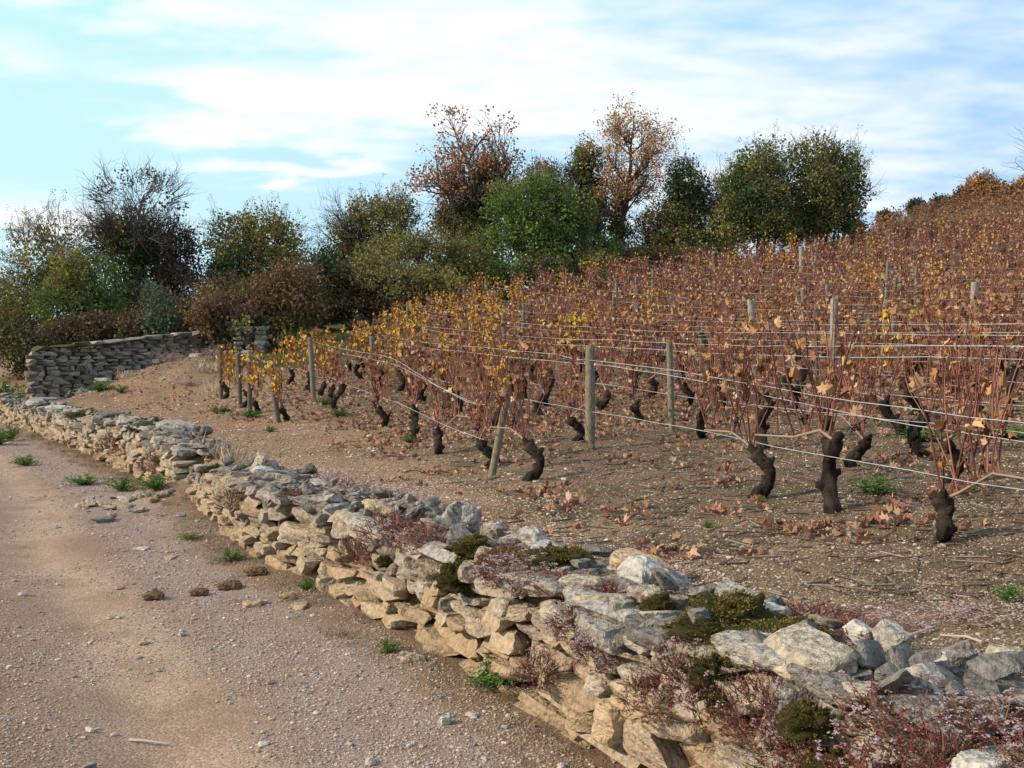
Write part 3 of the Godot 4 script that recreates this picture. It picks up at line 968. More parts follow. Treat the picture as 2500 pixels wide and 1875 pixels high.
# ---------------------------------------------------------------- the scene
func _ready() -> void:
	var cam := Camera3D.new()
	cam.name = "camera"
	cam.fov = 37.7
	cam.position = Vector3(0, 1.7, 0)
	cam.rotation_degrees = Vector3(-1.83, 0, 0)
	cam.near = .05
	cam.far = 900
	add_child(cam)
	cam.current = true
	var env := Environment.new()
	env.background_mode = Environment.BG_SKY
	env.tonemap_mode = Environment.TONE_MAPPER_LINEAR
	env.tonemap_exposure = 1.12
	env.background_energy_multiplier = 1.0
	env.sdfgi_enabled = true
	env.ssao_enabled = true
	env.ssil_enabled = true
	var pano := PanoramaSkyMaterial.new()
	pano.panorama = make_sky()
	env.sky = Sky.new()
	env.sky.sky_material = pano
	var we := WorldEnvironment.new()
	we.name = "environment"
	we.environment = env
	add_child(we)
	var sun := DirectionalLight3D.new()
	sun.name = "sun"
	sun.light_color = Color(1.0, .925, .83)
	sun.light_energy = 1.6
	sun.light_angular_distance = .5
	sun.shadow_enabled = true
	add_child(sun)
	sun.look_at_from_position(sun_dir() * 50, Vector3.ZERO)

	noise.seed = 4
	noise.frequency = .02
	noise.fractal_octaves = 3
	fine.seed = 9
	fine.frequency = .02
	fine.fractal_octaves = 2
	make_materials()
	for k in 26:
		rocks.append(rock(k + 1, Vector3i(7, 4, 5), .05, 5 + k % 4, [6.0, 8.0, 11.0][k % 3]))
	boulders = [rock(101, Vector3i(10, 8, 9), .13, 3, 2.6), rock(102, Vector3i(12, 5, 9), .09, 5, 7.0), rock(103, Vector3i(11, 10, 10), .26, 1, 2.4), rock(104, Vector3i(12, 5, 9), .11, 6, 6.0), rock(105, Vector3i(10, 8, 8), .12, 7, 5.0), rock(106, Vector3i(12, 8, 6), .08, 5, 6.0)]
	cluster = leaf_cluster(5, 10, .24, .112)

	build_ground()
	build_walls()
	build_vineyard()
	build_trees()
	build_plants()
	build_litter()


func make_materials() -> void:
	var spots := ntex(FastNoiseLite.TYPE_SIMPLEX, .012, 8, 21, [[0.0, g(.58)], [.35, g(.76)], [.5, g(.87)], [.62, g(.94)], [1.0, g(1.0)]], 1024, -1, .66)
	var lich := ntex(FastNoiseLite.TYPE_SIMPLEX, .010, 8, 33, [[0.0, g(.52)], [.34, g(.70)], [.46, g(.82)], [.56, g(.9)], [.66, g(.97)], [1.0, g(1.0)]], 1024, -1, .68)
	var pits := ntex(FastNoiseLite.TYPE_SIMPLEX, .010, 8, 44, [], 1024, -1, .62)
	var sc := Vector3(1.5, 1.8, 1.5)
	M.ochre = []
	for c in [Color(.45, .33, .20), Color(.50, .385, .25), Color(.39, .285, .175), Color(.46, .36, .25)]:
		M.ochre.append(triplanar(mat(c, .95), sc, spots, pits, 2.2))
	M.weathered = []
	for c in [Color(.44, .36, .26), Color(.37, .31, .235), Color(.48, .41, .31)]:
		M.weathered.append(triplanar(mat(c, .95), sc, lich, pits, 2.4))
	M.lichen = []
	for c in [Color(.37, .33, .28), Color(.28, .25, .21), Color(.45, .41, .35), Color(.21, .19, .165)]:
		M.lichen.append(triplanar(mat(c, .95), sc, lich, pits, 2.6))
	M.pale = triplanar(mat(Color(.54, .505, .45), .95), sc, spots, pits, 1.6)
	M.tan = triplanar(mat(Color(.56, .41, .25), .95), sc, spots, pits, 2.0)
	M.dark = triplanar(mat(Color(.23, .21, .185), .95), sc, lich, pits, 2.6)
	M.greyblock = triplanar(mat(Color(.44, .40, .345), .95), sc, lich, pits, 2.4)
	M.buff = triplanar(mat(Color(.50, .43, .32), .95), sc, lich, pits, 2.2)
	M.moss_stone = triplanar(mat(Color(.085, .085, .03), 1.0), sc, spots, pits, 3.0)
	M.earth = triplanar(mat(Color(.20, .125, .07), 1.0), Vector3(3, 3, 3), spots, pits, 2.0)
	var pebble := ntex(FastNoiseLite.TYPE_CELLULAR, .055, 1, 7, [[0.0, Color(.70, .67, .64)], [.25, Color(.84, .81, .78)], [.45, Color(.76, .75, .74)], [.6, Color(.92, .89, .86)], [.8, Color(.78, .74, .70)], [1.0, Color(.98, .95, .92)]], 1024, FastNoiseLite.RETURN_CELL_VALUE)
	var bump := ntex(FastNoiseLite.TYPE_CELLULAR, .055, 1, 7, [[0.0, g(1)], [.5, g(.55)], [1.0, g(0)]], 1024, FastNoiseLite.RETURN_DISTANCE)
	var sm := vmat(1.0)
	sm.cull_mode = BaseMaterial3D.CULL_BACK
	M.ground = triplanar(sm, Vector3(1.25, 1.25, 1.25), pebble, bump, .5)
	M.gravel = vmat(.95)
	M.leaf = vmat(.75, .35)
	M.cane = vmat(.7)
	M.vine_bark = triplanar(vmat(1.0), Vector3(9, 4, 9), spots, pits, 1.6)
	M.vine_bark.cull_mode = BaseMaterial3D.CULL_BACK
	M.grape = vmat(.5)
	M.herb = vmat(.85, .3)
	M.moss = vmat(1.0)
	M.tree_leaf = vmat(.7, .7)
	M.tree_bark = mat(Color(.085, .07, .06), 1.0)
	var grain := ntex(FastNoiseLite.TYPE_SIMPLEX, .03, 4, 17, [[0.0, g(.45)], [.4, g(.75)], [.6, g(.92)], [1.0, g(1)]], 512)
	M.post = triplanar(mat(Color(.27, .235, .165), .95), Vector3(6, .7, 6), grain, grain, .5)
	M.grey_post = triplanar(mat(Color(.25, .225, .19), .95), Vector3(6, .7, 6), grain, grain, .5)
	M.pale_post = triplanar(mat(Color(.40, .35, .285), .95), Vector3(6, .7, 6), grain, grain, .5)
	M.stake = triplanar(mat(Color(.16, .14, .115), .95), Vector3(7, .8, 7), grain, grain, .6)
	M.wire = mat(Color(.62, .62, .60), .35)
	M.wire.metallic = .6
	M.clip = mat(Color(.8, .8, .78), .5)


func axis(lo: float, a: float, b: float, hi: float, fine_step: float, grow: float) -> PackedFloat32Array:
	var out := PackedFloat32Array()
	var x := a
	while x < b:
		out.append(x)
		x += fine_step
	var st := fine_step
	while x < hi:
		out.append(x)
		st *= grow
		x += st
	out.append(hi)
	var left := PackedFloat32Array()
	x = a - fine_step
	st = fine_step
	while x > lo:
		left.append(x)
		st *= grow
		x -= st
	left.append(lo)
	left.reverse()
	left.append_array(out)
	return left


func ground_tone(x: float, d: float) -> Color:
	var s := across(x, d)
	var n1 := noise.get_noise_2d(x * 28, d * 28)
	var n2 := noise.get_noise_2d(x * 90 + 200, d * 90)
	if s < .3:
		var c := Color(.325, .235, .182)
		c = c.lerp(Color(.37, .30, .265), clampf(smoothstep(-1.15, -.75, s) * (1 - smoothstep(-.45, -.2, s)) + n1 * .5, 0, 1))  # loose gravel swept to the side
		c = c.lerp(Color(.46, .355, .275), clampf((1 - absf(s + 1.45) / .55) * 1.2 + n1 * .9 + n2 * .5, 0, 1))  # the worn wheel track
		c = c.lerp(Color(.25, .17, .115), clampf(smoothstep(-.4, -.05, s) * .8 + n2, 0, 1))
		c = c.lerp(Color(.27, .18, .12), clampf(smoothstep(.0, .4, n1 + n2 * .4) * smoothstep(-1.6, -2.3, s), 0, 1))
		return c
	var bankc := Color(.345, .235, .14).lerp(Color(.29, .20, .13), clampf(.5 + n1 * 1.6, 0, 1))
	var row := .955 * x + .3 * d
	var inside := smoothstep(2.1, 3.3, row + n1 * 1.2)
	var floor_ := Color(.18, .127, .085).lerp(Color(.105, .092, .048), smoothstep(-.05, .3, n2 + n1 * .5))
	floor_ = floor_.lerp(Color(.29, .155, .10), smoothstep(.0, .25, n1 - .05) * smoothstep(10, 18, d))
	var c2 := bankc.lerp(floor_, inside * .9)
	if d > 13 and s < 4.5:
		c2 = c2.lerp(Color(.33, .185, .115), smoothstep(13, 20, d) * smoothstep(4.5, 1.5, s) * .7)  # redder soil on the slope
	if d > 13 and s < 6.5:
		c2 = c2.lerp(Color(.19, .15, .085), clampf(smoothstep(.02, .3, n2 + n1 * .6) * smoothstep(14, 20, d), 0, 1) * .8)  # patches of moss and dead weeds
	if d > 27 and x < -1.5 and s > 3.0:
		c2 = c2.lerp(Color(.10, .10, .045), smoothstep(27, 31, d) * smoothstep(-1.5, -4, x))
	if d > 47:
		c2 = c2.lerp(Color(.16, .10, .05), smoothstep(47, 60, d))
	return c2


func build_ground() -> void:
	var xs := axis(-260, -6.5, 5.5, 260, .075, 1.07)
	var ds := axis(-60, 2.4, 13.0, 420, .075, 1.045)
	var mb := MB.new()
	for d in ds:
		for x in xs:
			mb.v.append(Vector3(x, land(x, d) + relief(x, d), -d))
			mb.c.append(ground_tone(x, d))
	var w := xs.size()
	for j in ds.size() - 1:
		for i in w - 1:
			var a := j * w + i
			mb.tri(a, a + w, a + 1); mb.tri(a + 1, a + w, a + w + 1)
	structure("ground", mb.done(), M.ground)


func build_walls() -> void:
	var near_heroes := [
		[5.07, .5, .67, .25, .16, .2, .1, .3, .1, "pale", 0], [5.4, .6, .66, .3, .09, .22, 0, .1, .05, "tan", 1],
		[6.91, .5, .62, .22, .21, .2, .2, .5, -.3, "greyblock", 2], [7.03, .36, .54, .23, .17, .2, .1, .2, .2, "dark", 2], [7.64, .33, .50, .26, .1, .2, .1, .1, .1, "tan", 0],
		[3.68, .2, .635, .34, .10, .28, -.12, .1, .04, "buff", 3],
		[4.50, .1, .53, 0.14, 0.043, 0.13, -.2, .2, -.95, "dark", 1], [4.40, .12, .57, 0.17, 0.047, 0.14, -.2, .1, -1.05, "dark", 1], [4.28, .12, .54, 0.14, 0.043, 0.13, -.2, .0, -.85, "buff", 1],
		[6.13, .55, .65, .24, .11, .15, .1, .4, .3, "greyblock", 0], [5.76, .42, .64, .33, .07, .2, .05, .1, .12, "pale", 1], [6.35, .25, .57, .24, .075, .15, 0, .1, .4, "dark", 1],
		[4.47, .06, .2, 0.21, 0.162, 0.19, 0, .05, .02, "tan", 4], [4.62, .1, .31, 0.22, 0.076, 0.17, 0, 0, -.05, "buff", 4], [3.89, .6, .69, 0.17, 0.086, 0.10, .1, -.2, .15, "greyblock", 3], [4.03, .6, .67, 0.11, 0.072, 0.09, .2, .3, .3, "pale", 3],
		[3.54, .5, .7, 0.09, 0.065, 0.09, 0, .4, .1, "pale", 0], [3.62, .34, .66, 0.06, 0.101, 0.17, .3, .1, -.6, "dark", 3], [3.52, .36, .66, 0.07, 0.108, 0.17, .2, .2, -.7, "dark", 3], [3.33, .28, .66, 0.14, 0.068, 0.14, .1, .1, .5, "greyblock", 3],
		[3.5, .62, .73, 0.11, 0.065, 0.10, .1, .6, 0, "buff", 3], [3.24, .28, .67, 0.10, 0.043, 0.09, .3, .2, .5, "dark", 1], [4.54, .5, .70, 0.20, 0.043, 0.15, -.1, .1, .1, "greyblock", 1], [4.5, .48, .66, 0.17, 0.051, 0.17, 0, .2, .05, "dark", 1],
		[4.30, .5, .68, 0.11, 0.051, 0.10, 0, .3, .1, "pale", 1], [4.1, .33, .63, 0.20, 0.034, 0.14, .05, .2, .25, "dark", 1], [3.19, .08, .58, 0.20, 0.111, 0.17, 0, .05, -.1, "buff", 4], [2.85, .02, .62, 0.14, 0.068, 0.13, 0, .1, -.1, "pale", 3],
		[10.39, .4, .58, .22, .2, .18, .2, .3, .4, "buff", 4], [10.63, .1, .36, .17, .16, .16, .1, .2, .1, "buff", 0], [10.1, .35, .5, .3, .08, .2, .1, 0, .1, "pale", 1],
	]
	near_wall("dry_stone_wall", "tumbledown dry stone wall of ochre and lichen grey limestone along the gravel track", 2.0, 12.0, 5, near_heroes)
	var far_heroes := [[14.2, .4, .56, .72, .17, .4, 0, .1, .03, "greyblock", 1], [13.7, .3, .45, .42, .09, .3, 0, .2, .05, "dark", 1], [13.0, .3, .5, .5, .06, .3, .1, .3, -.1, "greyblock", 1], [17.5, .3, .46, .6, .12, .4, .05, .1, .05, "dark", 3], [19.5, .25, .46, .7, .1, .4, 0, .1, .0, "greyblock", 1], [21.0, .25, .46, .7, .1, .4, 0, .1, .0, "pale", 1], [23.0, .3, .46, .6, .14, .4, 0, .3, .1, "greyblock", 3], [16.0, .3, .47, .5, .1, .4, 0, .2, .05, "buff", 3]]
	near_wall("dry_stone_wall", "low stretch of dry stone wall beyond the breach, topped with flat grey slabs", 12.6, 27.5, 8, far_heroes)

	# the shaded retaining wall across the corner of the terrace
	rng.seed = 31
	var a := Vector3(-12.8, 0, -30.0)
	var b := Vector3(-8.9, 0, -34.4)
	var root := thing("retaining_wall", "shaded grey coursed stone wall with mossy coping below the hedge", "stone wall", Vector3(a.x, .2, a.z))
	var dir := (b - a).normalized()
	var back := dir.cross(Vector3.UP) * -1
	var fr := Basis(dir, Vector3.UP, dir.cross(Vector3.UP))
	var ln := a.distance_to(b)
	var y := -.3
	while y < 2.1:
		var h := rr(.085, .14)
		var x := rr(-.2, 0)
		while x < ln:
			var w := rr(.2, .5)
			var top := lerpf(1.42, 1.98, x / ln)
			if y + h * .5 < top:
				var p := dir * (x + w * .5) + Vector3.UP * (y + h * .5) + fr.z * rr(-.03, .02)
				part("stone", rocks[(rng.randi() % 8) * 3 + 2], pick(M.lichen) if rng.randf() < .7 else pick(M.weathered), root, Transform3D(fr * Basis.from_euler(Vector3(0, rr(-.03, .03), rr(-.02, .02))) * Basis.from_scale(Vector3(w * 1.08, h * 1.16, .3)), p))
			x += w
		y += h
	var core := MB.new()
	for k in 25:
		var x := .3 + (ln - .45) * k / 24.0
		var top := lerpf(1.42, 1.98, x / ln) - .06
		for q in [[.09, -.5], [.09, 1.0], [.5, 1.0], [.5, -.5]]:
			core.pt(dir * x + fr.z * (q[0] if fr.z.z < 0 else -q[0]) + Vector3.UP * (top if q[1] > 0 else -.5), Color.WHITE)
	for k in 24:
		for q in 3:
			var i := k * 4 + q
			core.tri(i, i + 1, i + 4); core.tri(i + 1, i + 5, i + 4)
	part("earth_core", core.done(.5), M.earth, root)
	for k in 11:
		var x := ln * (k + .5) / 11.0
		var p := dir * x + Vector3.UP * (lerpf(1.42, 1.98, x / ln) + .05)
		part("coping_stone", rocks[(k * 3 + 2) % 26], pick(M.lichen) if k > 2 else M.moss_stone, root, Transform3D(fr * Basis.from_euler(Vector3(0, 0, atan2(.52, ln) + rr(-.04, .04))) * Basis.from_scale(Vector3(ln / 11 * 1.08, rr(.08, .14), .5)), p))

	# a stub of wall at the head of the rows
	var stub := thing("wall_stub", "broken stub of pale stone wall under the red brown bushes", "stone wall", ground_at(-7.6, 32.6))
	for k in 7:
		for j in 3:
			part("stone", rocks[rng.randi() % 26], pick(M.lichen), stub, Transform3D(Basis(Vector3.UP, rr(-.2, .2)) * Basis.from_scale(Vector3(rr(.28, .4), .15, .4)), Vector3(j * .3 - .3 + rr(-.06, .06), .05 + k * .13, rr(-.05, .05))))

	# boulders lying loose behind the end of the wall, flat stones on the track, rubble in the breach
	for q in [[-12.6, 28.6, .95, .5, "greyblock", "big grey boulder lying behind the low wall near the frame edge", 0], [-11.6, 27.6, 1.3, .35, "lichen", "long flat grey boulder resting on the end of the low wall", 3], [-10.9, 28.4, .75, .42, "dark", "dark rounded boulder at the foot of the shaded wall", 2], [-10.2, 28.1, .6, .3, "greyblock", "smaller grey boulder beside the dark one under the shaded wall", 4]]:
		var o := part(uname("boulder"), boulders[q[6]], M[q[4]][0] if M[q[4]] is Array else M[q[4]], self, Transform3D(Basis(Vector3.UP, rr(0, 6)) * Basis.from_scale(Vector3(q[2], q[3], q[2] * .8)), ground_at(q[0], q[1]) + Vector3(0, q[3] * .3, 0)))
		tag(o, q[5], "boulder", "loose boulders below the shaded wall")
	for q in [[-4.02, 11.0, .3, .05, "dark", "flat slate grey stone on the track before the breach"], [-.55, 5.94, .19, .04, "weathered", "flat oblong stone on the gravel near the green weed"], [-1.73, 7.36, .15, .035, "tan", "pair of tan flakes lying on the gravel, the larger one"], [-1.66, 7.42, .09, .03, "tan", "small tan flake leaning on the larger tan flake"], [-1.5, 7.5, .13, .05, "ochre", "ochre chunk of stone fallen just off the wall foot"], [-1.39, 7.3, .14, .03, "ochre", "thin ochre shard beside the fallen ochre chunk"], [-3.1, 9.4, .16, .02, "pale", "round pale flat stone lying alone on the gravel"], [-2.75, 9.0, .14, .02, "ochre", "round tan flat stone on the gravel past the rubble"], [-1.74, 4.56, .06, .03, "lichen", "small grey stone on the worn wheel track"], [-.3, 5.0, .07, .045, "pale", "whitish rounded stone on the grey gravel by the wall"]]:
		var o := part(uname("loose_stone"), boulders[1] if q[3] < .045 else boulders[4], pick(M[q[4]]) if M[q[4]] is Array else M[q[4]], self, Transform3D(Basis(Vector3.UP, rr(0, 6)) * Basis.from_scale(Vector3(q[2], q[3], q[2] * rr(.5, .8))), ground_at(q[0], q[1]) + Vector3(0, q[3] * .35, 0)))
		tag(o, q[5], "stone", "loose stones on the track")
	for k in 34:
		var d := 12.25 + rr(-.7, .7) * rr(.3, 1) - .1
		var s := .5 - pow(rng.randf(), .8) * 1.5
		var x := wall_x(d) + s / .894
		var e := rr(.08, .24)
		var o := part(uname("rubble_stone"), rocks[rng.randi() % 26], pick(M.ochre) if k % 2 == 0 else pick(M.weathered), self, Transform3D(Basis.from_euler(Vector3(rr(-.3, .3), rr(0, 6), rr(-.3, .3))) * Basis.from_scale(Vector3(e, e * rr(.2, .4), e * rr(.5, .9))), ground_at(x, d) + Vector3(0, .02, 0)))
		tag(o, "%s %s flat stone in the rubble %s" % ["larger" if e > .16 else "small", "ochre" if k % 2 == 0 else "grey brown", "fallen on the track below the breach" if s < -.1 else "heaped inside the breach of the wall"], "stone", "rubble stones spilled from the breach")
	for q in [[-9.9, 27.4, .5, "lowest flat stone on the lip of the soil bank by the shaded wall"], [-9.4, 27.9, .4, "second flat stone up the lip of the soil bank"], [-8.9, 28.6, .55, "wide flat stone midway along the lip of the soil bank"], [-8.2, 29.3, .5, "pale flat stone near the top of the bank lip"], [-7.7, 30.2, .6, "flat stone at the top of the bank lip below the wall stub"]]:
		var o := part(uname("bank_stone"), boulders[3], pick(M.lichen), self, Transform3D(Basis(Vector3.UP, rr(0, 6)) * Basis.from_scale(Vector3(q[2], q[2] * .3, q[2] * .6)), ground_at(q[0], q[1]) + Vector3(0, q[2] * .06, 0)))
		tag(o, q[3], "stone", "flat stones along the bank lip")
	for q in [[-2.43, 7.57, .13, "dark brown clod on the gravel, farthest from the wall"], [-2.0, 7.9, .16, "low reddish brown clod between two others on the gravel"], [-2.16, 7.71, .12, "brown clod touching the low reddish one"], [-1.9, 8.3, .15, "dark clod lying close to the wall foot"]]:
		var o := part(uname("earth_clod"), boulders[2], M.earth, self, Transform3D(Basis.from_scale(Vector3(q[2], q[2] * .5, q[2] * .8)), ground_at(q[0], q[1]) + Vector3(0, .02, 0)))
		tag(o, q[3], "clod", "earth clods on the track")


# rows run along (-.3, .955) in (x, d); p counts across them, q along them
func row_at(p: float, q: float) -> Vector2:
	return Vector2(.955 * p - .3 * q, .3 * p + .955 * q)


func row_end(p: float) -> float:
	return lerpf(25.0, 37.0, smoothstep(3.5, 10.0, p)) + 1.2 * noise.get_noise_1d(p * 70)


func post_mesh(tall: float, r: float, m: Material) -> ArrayMesh:
	var mb := MB.new()
	mb.tube(PackedVector3Array([Vector3(0, -.15, 0), Vector3(0, .2, 0), Vector3(0, tall * .6, 0), Vector3(0, tall - .012, 0), Vector3(0, tall, 0), Vector3(0, tall + .001, 0)]), PackedFloat32Array([r * 1.04, r * 1.02, r, r * .97, r * .9, r * .4]), 12, Color.WHITE, .12, noise)
	return mb.done(.7)


func build_vineyard() -> void:
	# posts: x, d, height, radius, lean along x, kind, label
	var posts := [
		[.79, 11.35, 1.05, .047, 0.0, "post", "stout upright wooden post nearest the wall, at the end of the second row"],
		[-.19, 10.51, .80, .034, .19, "post", "short wooden end post leaning over at the start of the first row"],
		[1.75, 12.3, .98, .034, -.03, "post", "upright wooden post just behind the stout one"],
		[3.05, 14.07, 1.32, .046, -.05, "pale_post", "tall grey post tilting slightly, behind the bare canes of the third row"],
		[4.09, 14.3, 1.25, .05, 0.0, "pale_post", "thick grey post with cut top amid the rusty canes"],
		[6.36, 15.55, 1.3, .055, .02, "pale_post", "grey post beside white wires toward the end of the frame"],
		[-3.61, 20.45, 1.12, .045, -.05, "grey_post", "pale square stake leaning among the golden vines"],
		[-2.67, 21.5, 1.0, .05, 0.0, "grey_post", "pale weathered post standing in the yellow leaved rows"],
		[-.44, 24.75, 1.15, .05, 0.0, "grey_post", "thin pale post behind the yellow leaves of the middle rows"],
		[-5.86, 22.65, 1.0, .04, 0.0, "stake", "dark round stake at the far end of the short row by the bank"],
		[-4.97, 20.56, .98, .038, -.03, "stake", "dark stake second along the short row by the bank"],
		[-4.56, 19.54, .95, .04, 0.0, "stake", "dark stake third along the short row, grey green and upright"],
		[-3.62, 17.41, 1.0, .038, -.13, "stake", "dark leaning stake that ends the short row by the bank"],
		[8.49, 33.1, 1.45, .07, 0.0, "pale_post", "pale post standing clear above the vines up the slope"],
	]
	for p in posts:
		var at := ground_at(p[0], p[1])
		var o := part(uname("vine_post" if p[5] != "stake" else "vine_stake"), post_mesh(p[2], p[3], null), M[p[5]], self, Transform3D(Basis(Vector3(0, 0, 1), -p[4]), at))
		tag(o, p[6], "post", "wooden posts in the vine rows")
	rng.seed = 61
	var pm := post_mesh(1.12, .045, null)
	for k in range(3, 29):
		var p := 1.65 + 1.25 * k
		var q := 9.0 + rr(0, 6)
		var count := 0
		while q < row_end(p):
			var xd := row_at(p, q)
			if absf(xd.x) < .47 * xd.y and xd.y > 15.5:
				count += 1
				var o := part(uname("vine_post"), pm, M.grey_post, self, Transform3D(Basis.from_euler(Vector3(rr(-.06, .06), 0, rr(-.06, .06))), ground_at(xd.x, xd.y)))
				tag(o, "weathered grey post standing %s along the %s vine row up from the wall" % [ORD[count], ORD[k + 1]], "post", "wooden posts in the vine rows")
			q += rr(8.5, 12.0)

	# wires
	for k in range(0, 15):
		var p := 1.65 + 1.25 * k
		var hs := [[.42, "low", .0], [.90, "upper", .02], [.99, "top", -.02]]
		for h in hs:
			if k == 0 and h[1] == "top":
				continue
			var path := PackedVector3Array()
			var q0: float = [17.6, 10.1, 3.0][k] if k < 3 else 2.0
			var q := q0
			while q < row_end(p) + .01:
				var xd := row_at(p + h[2], q)
				if xd.x < .56 * xd.y + 4 and xd.y > 2.5:
					var y: float = h[0]
					if k == 2:
						y = lerpf({"low": .36, "upper": .58, "top": .74}[h[1]], y, smoothstep(3.5, 11.1, q))
					if k == 1 and q < 15.0:
						y = lerpf(.30 if h[1] == "low" else .62, y, smoothstep(10.1, 15.0, q))
					if k == 2 and h[1] == "top" and q < 11.2:
						y -= .05
					path.append(Vector3(xd.x, field(xd.x, xd.y) + y + .012 * noise.get_noise_2d(q * 40, p * 70 + y * 300) - (.0 if k < 2 else .02 * absf(sin(q * .5 + k))), -xd.y))
				q += .5
			if path.size() < 2:
				continue
			var rad := PackedFloat32Array()
			rad.resize(path.size())
			rad.fill(.0027 if k < 3 else .0028)
			var mb := MB.new()
			mb.tube(path, rad, 4, Color.WHITE)
			if k > 5 and h[1] != "upper":
				continue
			var root := thing("trellis_wire", "thin galvanised %s wire strung along the %s vine row from the wall" % [h[1], ORD[k + 1]], "wire", Vector3.ZERO, "trellis wires")
			part("strand", mb.done(), M.wire, root)
			if h[1] == "upper" and k > 0 and k < 9:
				for j in range(3, path.size() - 1, 4 + (k * 3) % 4):
					var ring := TorusMesh.new()
					ring.inner_radius = .007
					ring.outer_radius = .016
					ring.rings = 10
					ring.ring_segments = 6
					part("clip", ring, M.clip, root, Transform3D(Basis(Vector3(0, 0, 1), PI / 2), path[j] - Vector3(0, .004, 0)))

	# vines; a few prototypes, copied
	var protos := {}
	for kind in 4:
		for s in 5:
			protos["near%d%d" % [kind, s]] = vine_proto(kind, kind * 11 + s, true)
			protos["far%d%d" % [kind, s]] = vine_proto(kind, kind * 11 + s + 50, false)
	rng.seed = 88
	# explicit ones stand at the near ends of rows one to four: x, d, kind, scale, words
	var spots := [
		[2.42, 6.3, 0, 1.0, "squat burly vine stock with a dead arm, closest to the track", 2], [2.1, 7.31, 0, 1.15, "tall twisted vine stock with a hollow knot at its foot", 3], [1.73, 8.17, 0, 1.1, "lone bulging vine stock between the stout post and the twisted stock", 1],
		[2.37, 10.56, 0, .9, "leaning vine stock behind the lone bulging one"], [2.0, 11.72, 0, 1.0, "vine stock hung with red leaves right of the second upright post"], [3.51, 9.41, 0, 1.1, "sprawling vine stock with arching canes beside the green weeds"],
		[.1, 9.78, 0, 1.05, "crooked vine stock tied to the leaning end post"], [-.3, 11.15, 0, 1.05, "S shaped vine stock just before the leaning end post"], [-.81, 12.37, 0, 1.05, "thick stubby vine stock, next but one before the leaning post"], [-1.21, 13.91, 1, 1.0, "vine stock with a tuft of green at its foot in the first row"], [-1.84, 15.34, 1, 1.0, "slender vine stock on the open soil of the first row"],
		[.65, 12.21, 0, 1.0, "vine stock with one yellow leaf by the stout post"], [1.22, 14.9, 0, 1.0, "hunched vine stock past the stout post"], [.46, 15.4, 1, 1.0, "forked vine stock among the pink fallen leaves"], [-.81, 16.31, 1, 1.0, "vine stock hung with dark grapes in the second row"], [-.43, 15.34, 1, 1.0, "vine stock just behind the thick stubby one in the second row"],
		[-2.86, 18.46, 1, 1.0, "bent vine stock before the pale leaning stake"], [-4.17, 22.71, 2, 1.0, "dark hooked vine stock far along the first row"], [-4.85, 24.32, 2, 1.0, "vine stock at the far end of the first row"],
		[-5.8, 22.4, 2, .95, "golden leaved vine tied to the far stake of the short row"], [-4.9, 20.4, 2, .95, "golden leaved vine tied to the second stake of the short row"], [-4.34, 19.03, 2, .95, "thin vine beside the third stake of the short row"], [-3.55, 17.5, 2, .9, "golden leaved vine at the leaning stake of the short row"],
		[2.9, 13.1, 0, 1.0, "vine stock with pale cut wood near the tall tilting post"], [3.3, 13.35, 0, 1.0, "burly vine stock next to the tall tilting post"], [1.9, 17.5, 1, 1.0, "mossy yellow vine stock behind the hunched one"],
	]
	var all := []  # [distance, x, d, kind, scale, label, row]
	var taken := []
	for s in spots:
		all.append([s[1], s[0], s[1], s[2], s[3], s[4], maxi(0, int(round((.955 * s[0] + .3 * s[1] - 1.65) / 1.25))), s[5] if s.size() > 5 else rng.randi() % 5])
		taken.append(Vector2(s[0], s[1]))
	for k in range(1, 29):
		var p := 1.65 + 1.25 * k
		var q: float = 19.0 if k == 1 else 12.6 if k == 2 else 3.0 + rr(0, 1)
		while q < row_end(p) - .3:
			q += rr(.95, 1.2)
			var xd := row_at(p + rr(-.06, .06), q)
			if xd.x < -.468 * xd.y - .5 or xd.x > .56 * xd.y + 5 or xd.y < 5:
				continue
			var clash := false
			for t in taken:
				if t.distance_to(xd) < .62:
					clash = true
			if clash:
				continue
			var kind := 1
			var gold := smoothstep(.07, -.12, xd.x / xd.y) * smoothstep(13, 18, xd.y)
			var up := smoothstep(20, 30, xd.y)
			var roll := rng.randf()
			if xd.y < 13 and xd.x > 0:
				kind = 0 if roll < .7 else 1
			elif roll < gold * .75:
				kind = 2
			elif roll < .12 + up * .72:
				kind = 3
			elif roll > (.84 if xd.x < .12 * xd.y else .93):
				kind = 2
			all.append([xd.y, xd.x, xd.y, kind, rr(.92, 1.1), "", k, rng.randi() % 5])
	all.sort_custom(func(a, b): return a[0] < b[0])
	var rest := [[], []]
	var tone := [PackedColorArray(), PackedColorArray()]
	var serial := {}
	var named := 0
	for k in all.size():
		var v: Array = all[k]
		var at := ground_at(v[1], v[2]) - Vector3(0, .01, 0)
		var spin := rr(-.35, .35) + (PI if rng.randf() < .5 else 0.0)
		var b := row_frame() * Basis(Vector3.UP, spin) * Basis.from_scale(Vector3(1, v[4], 1))
		if named < 300 and absf(v[1]) < .468 * v[2] + .5:
			named += 1
			var key := "%s%d%d" % ["near" if v[2] < 13.2 else "far", v[3], v[7]]
			var o: Node3D = protos[key].duplicate()
			o.name = uname("grape_vine")
			o.transform = Transform3D(b, at)
			add_child(o)
			var row: int = v[6]
			serial[row] = serial.get(row, 0) + 1
			var label: String = v[5]
			if label == "":
				var look: String = ["nearly leafless reddish vine", "rusty leaved vine", "golden leaved vine", "ochre leaved vine"][v[3]]
				label = "%s, %s from the near end of the %s row up the slope" % [look, ORD[mini(serial[row], 32)], ORD[row + 1]]
			tag(o, label, "vine", "old vines in the rows")
		else:
			var half := 0 if v[3] != 2 else 1
			rest[half].append(Transform3D(b, at))
			tone[half].append(Color.WHITE)
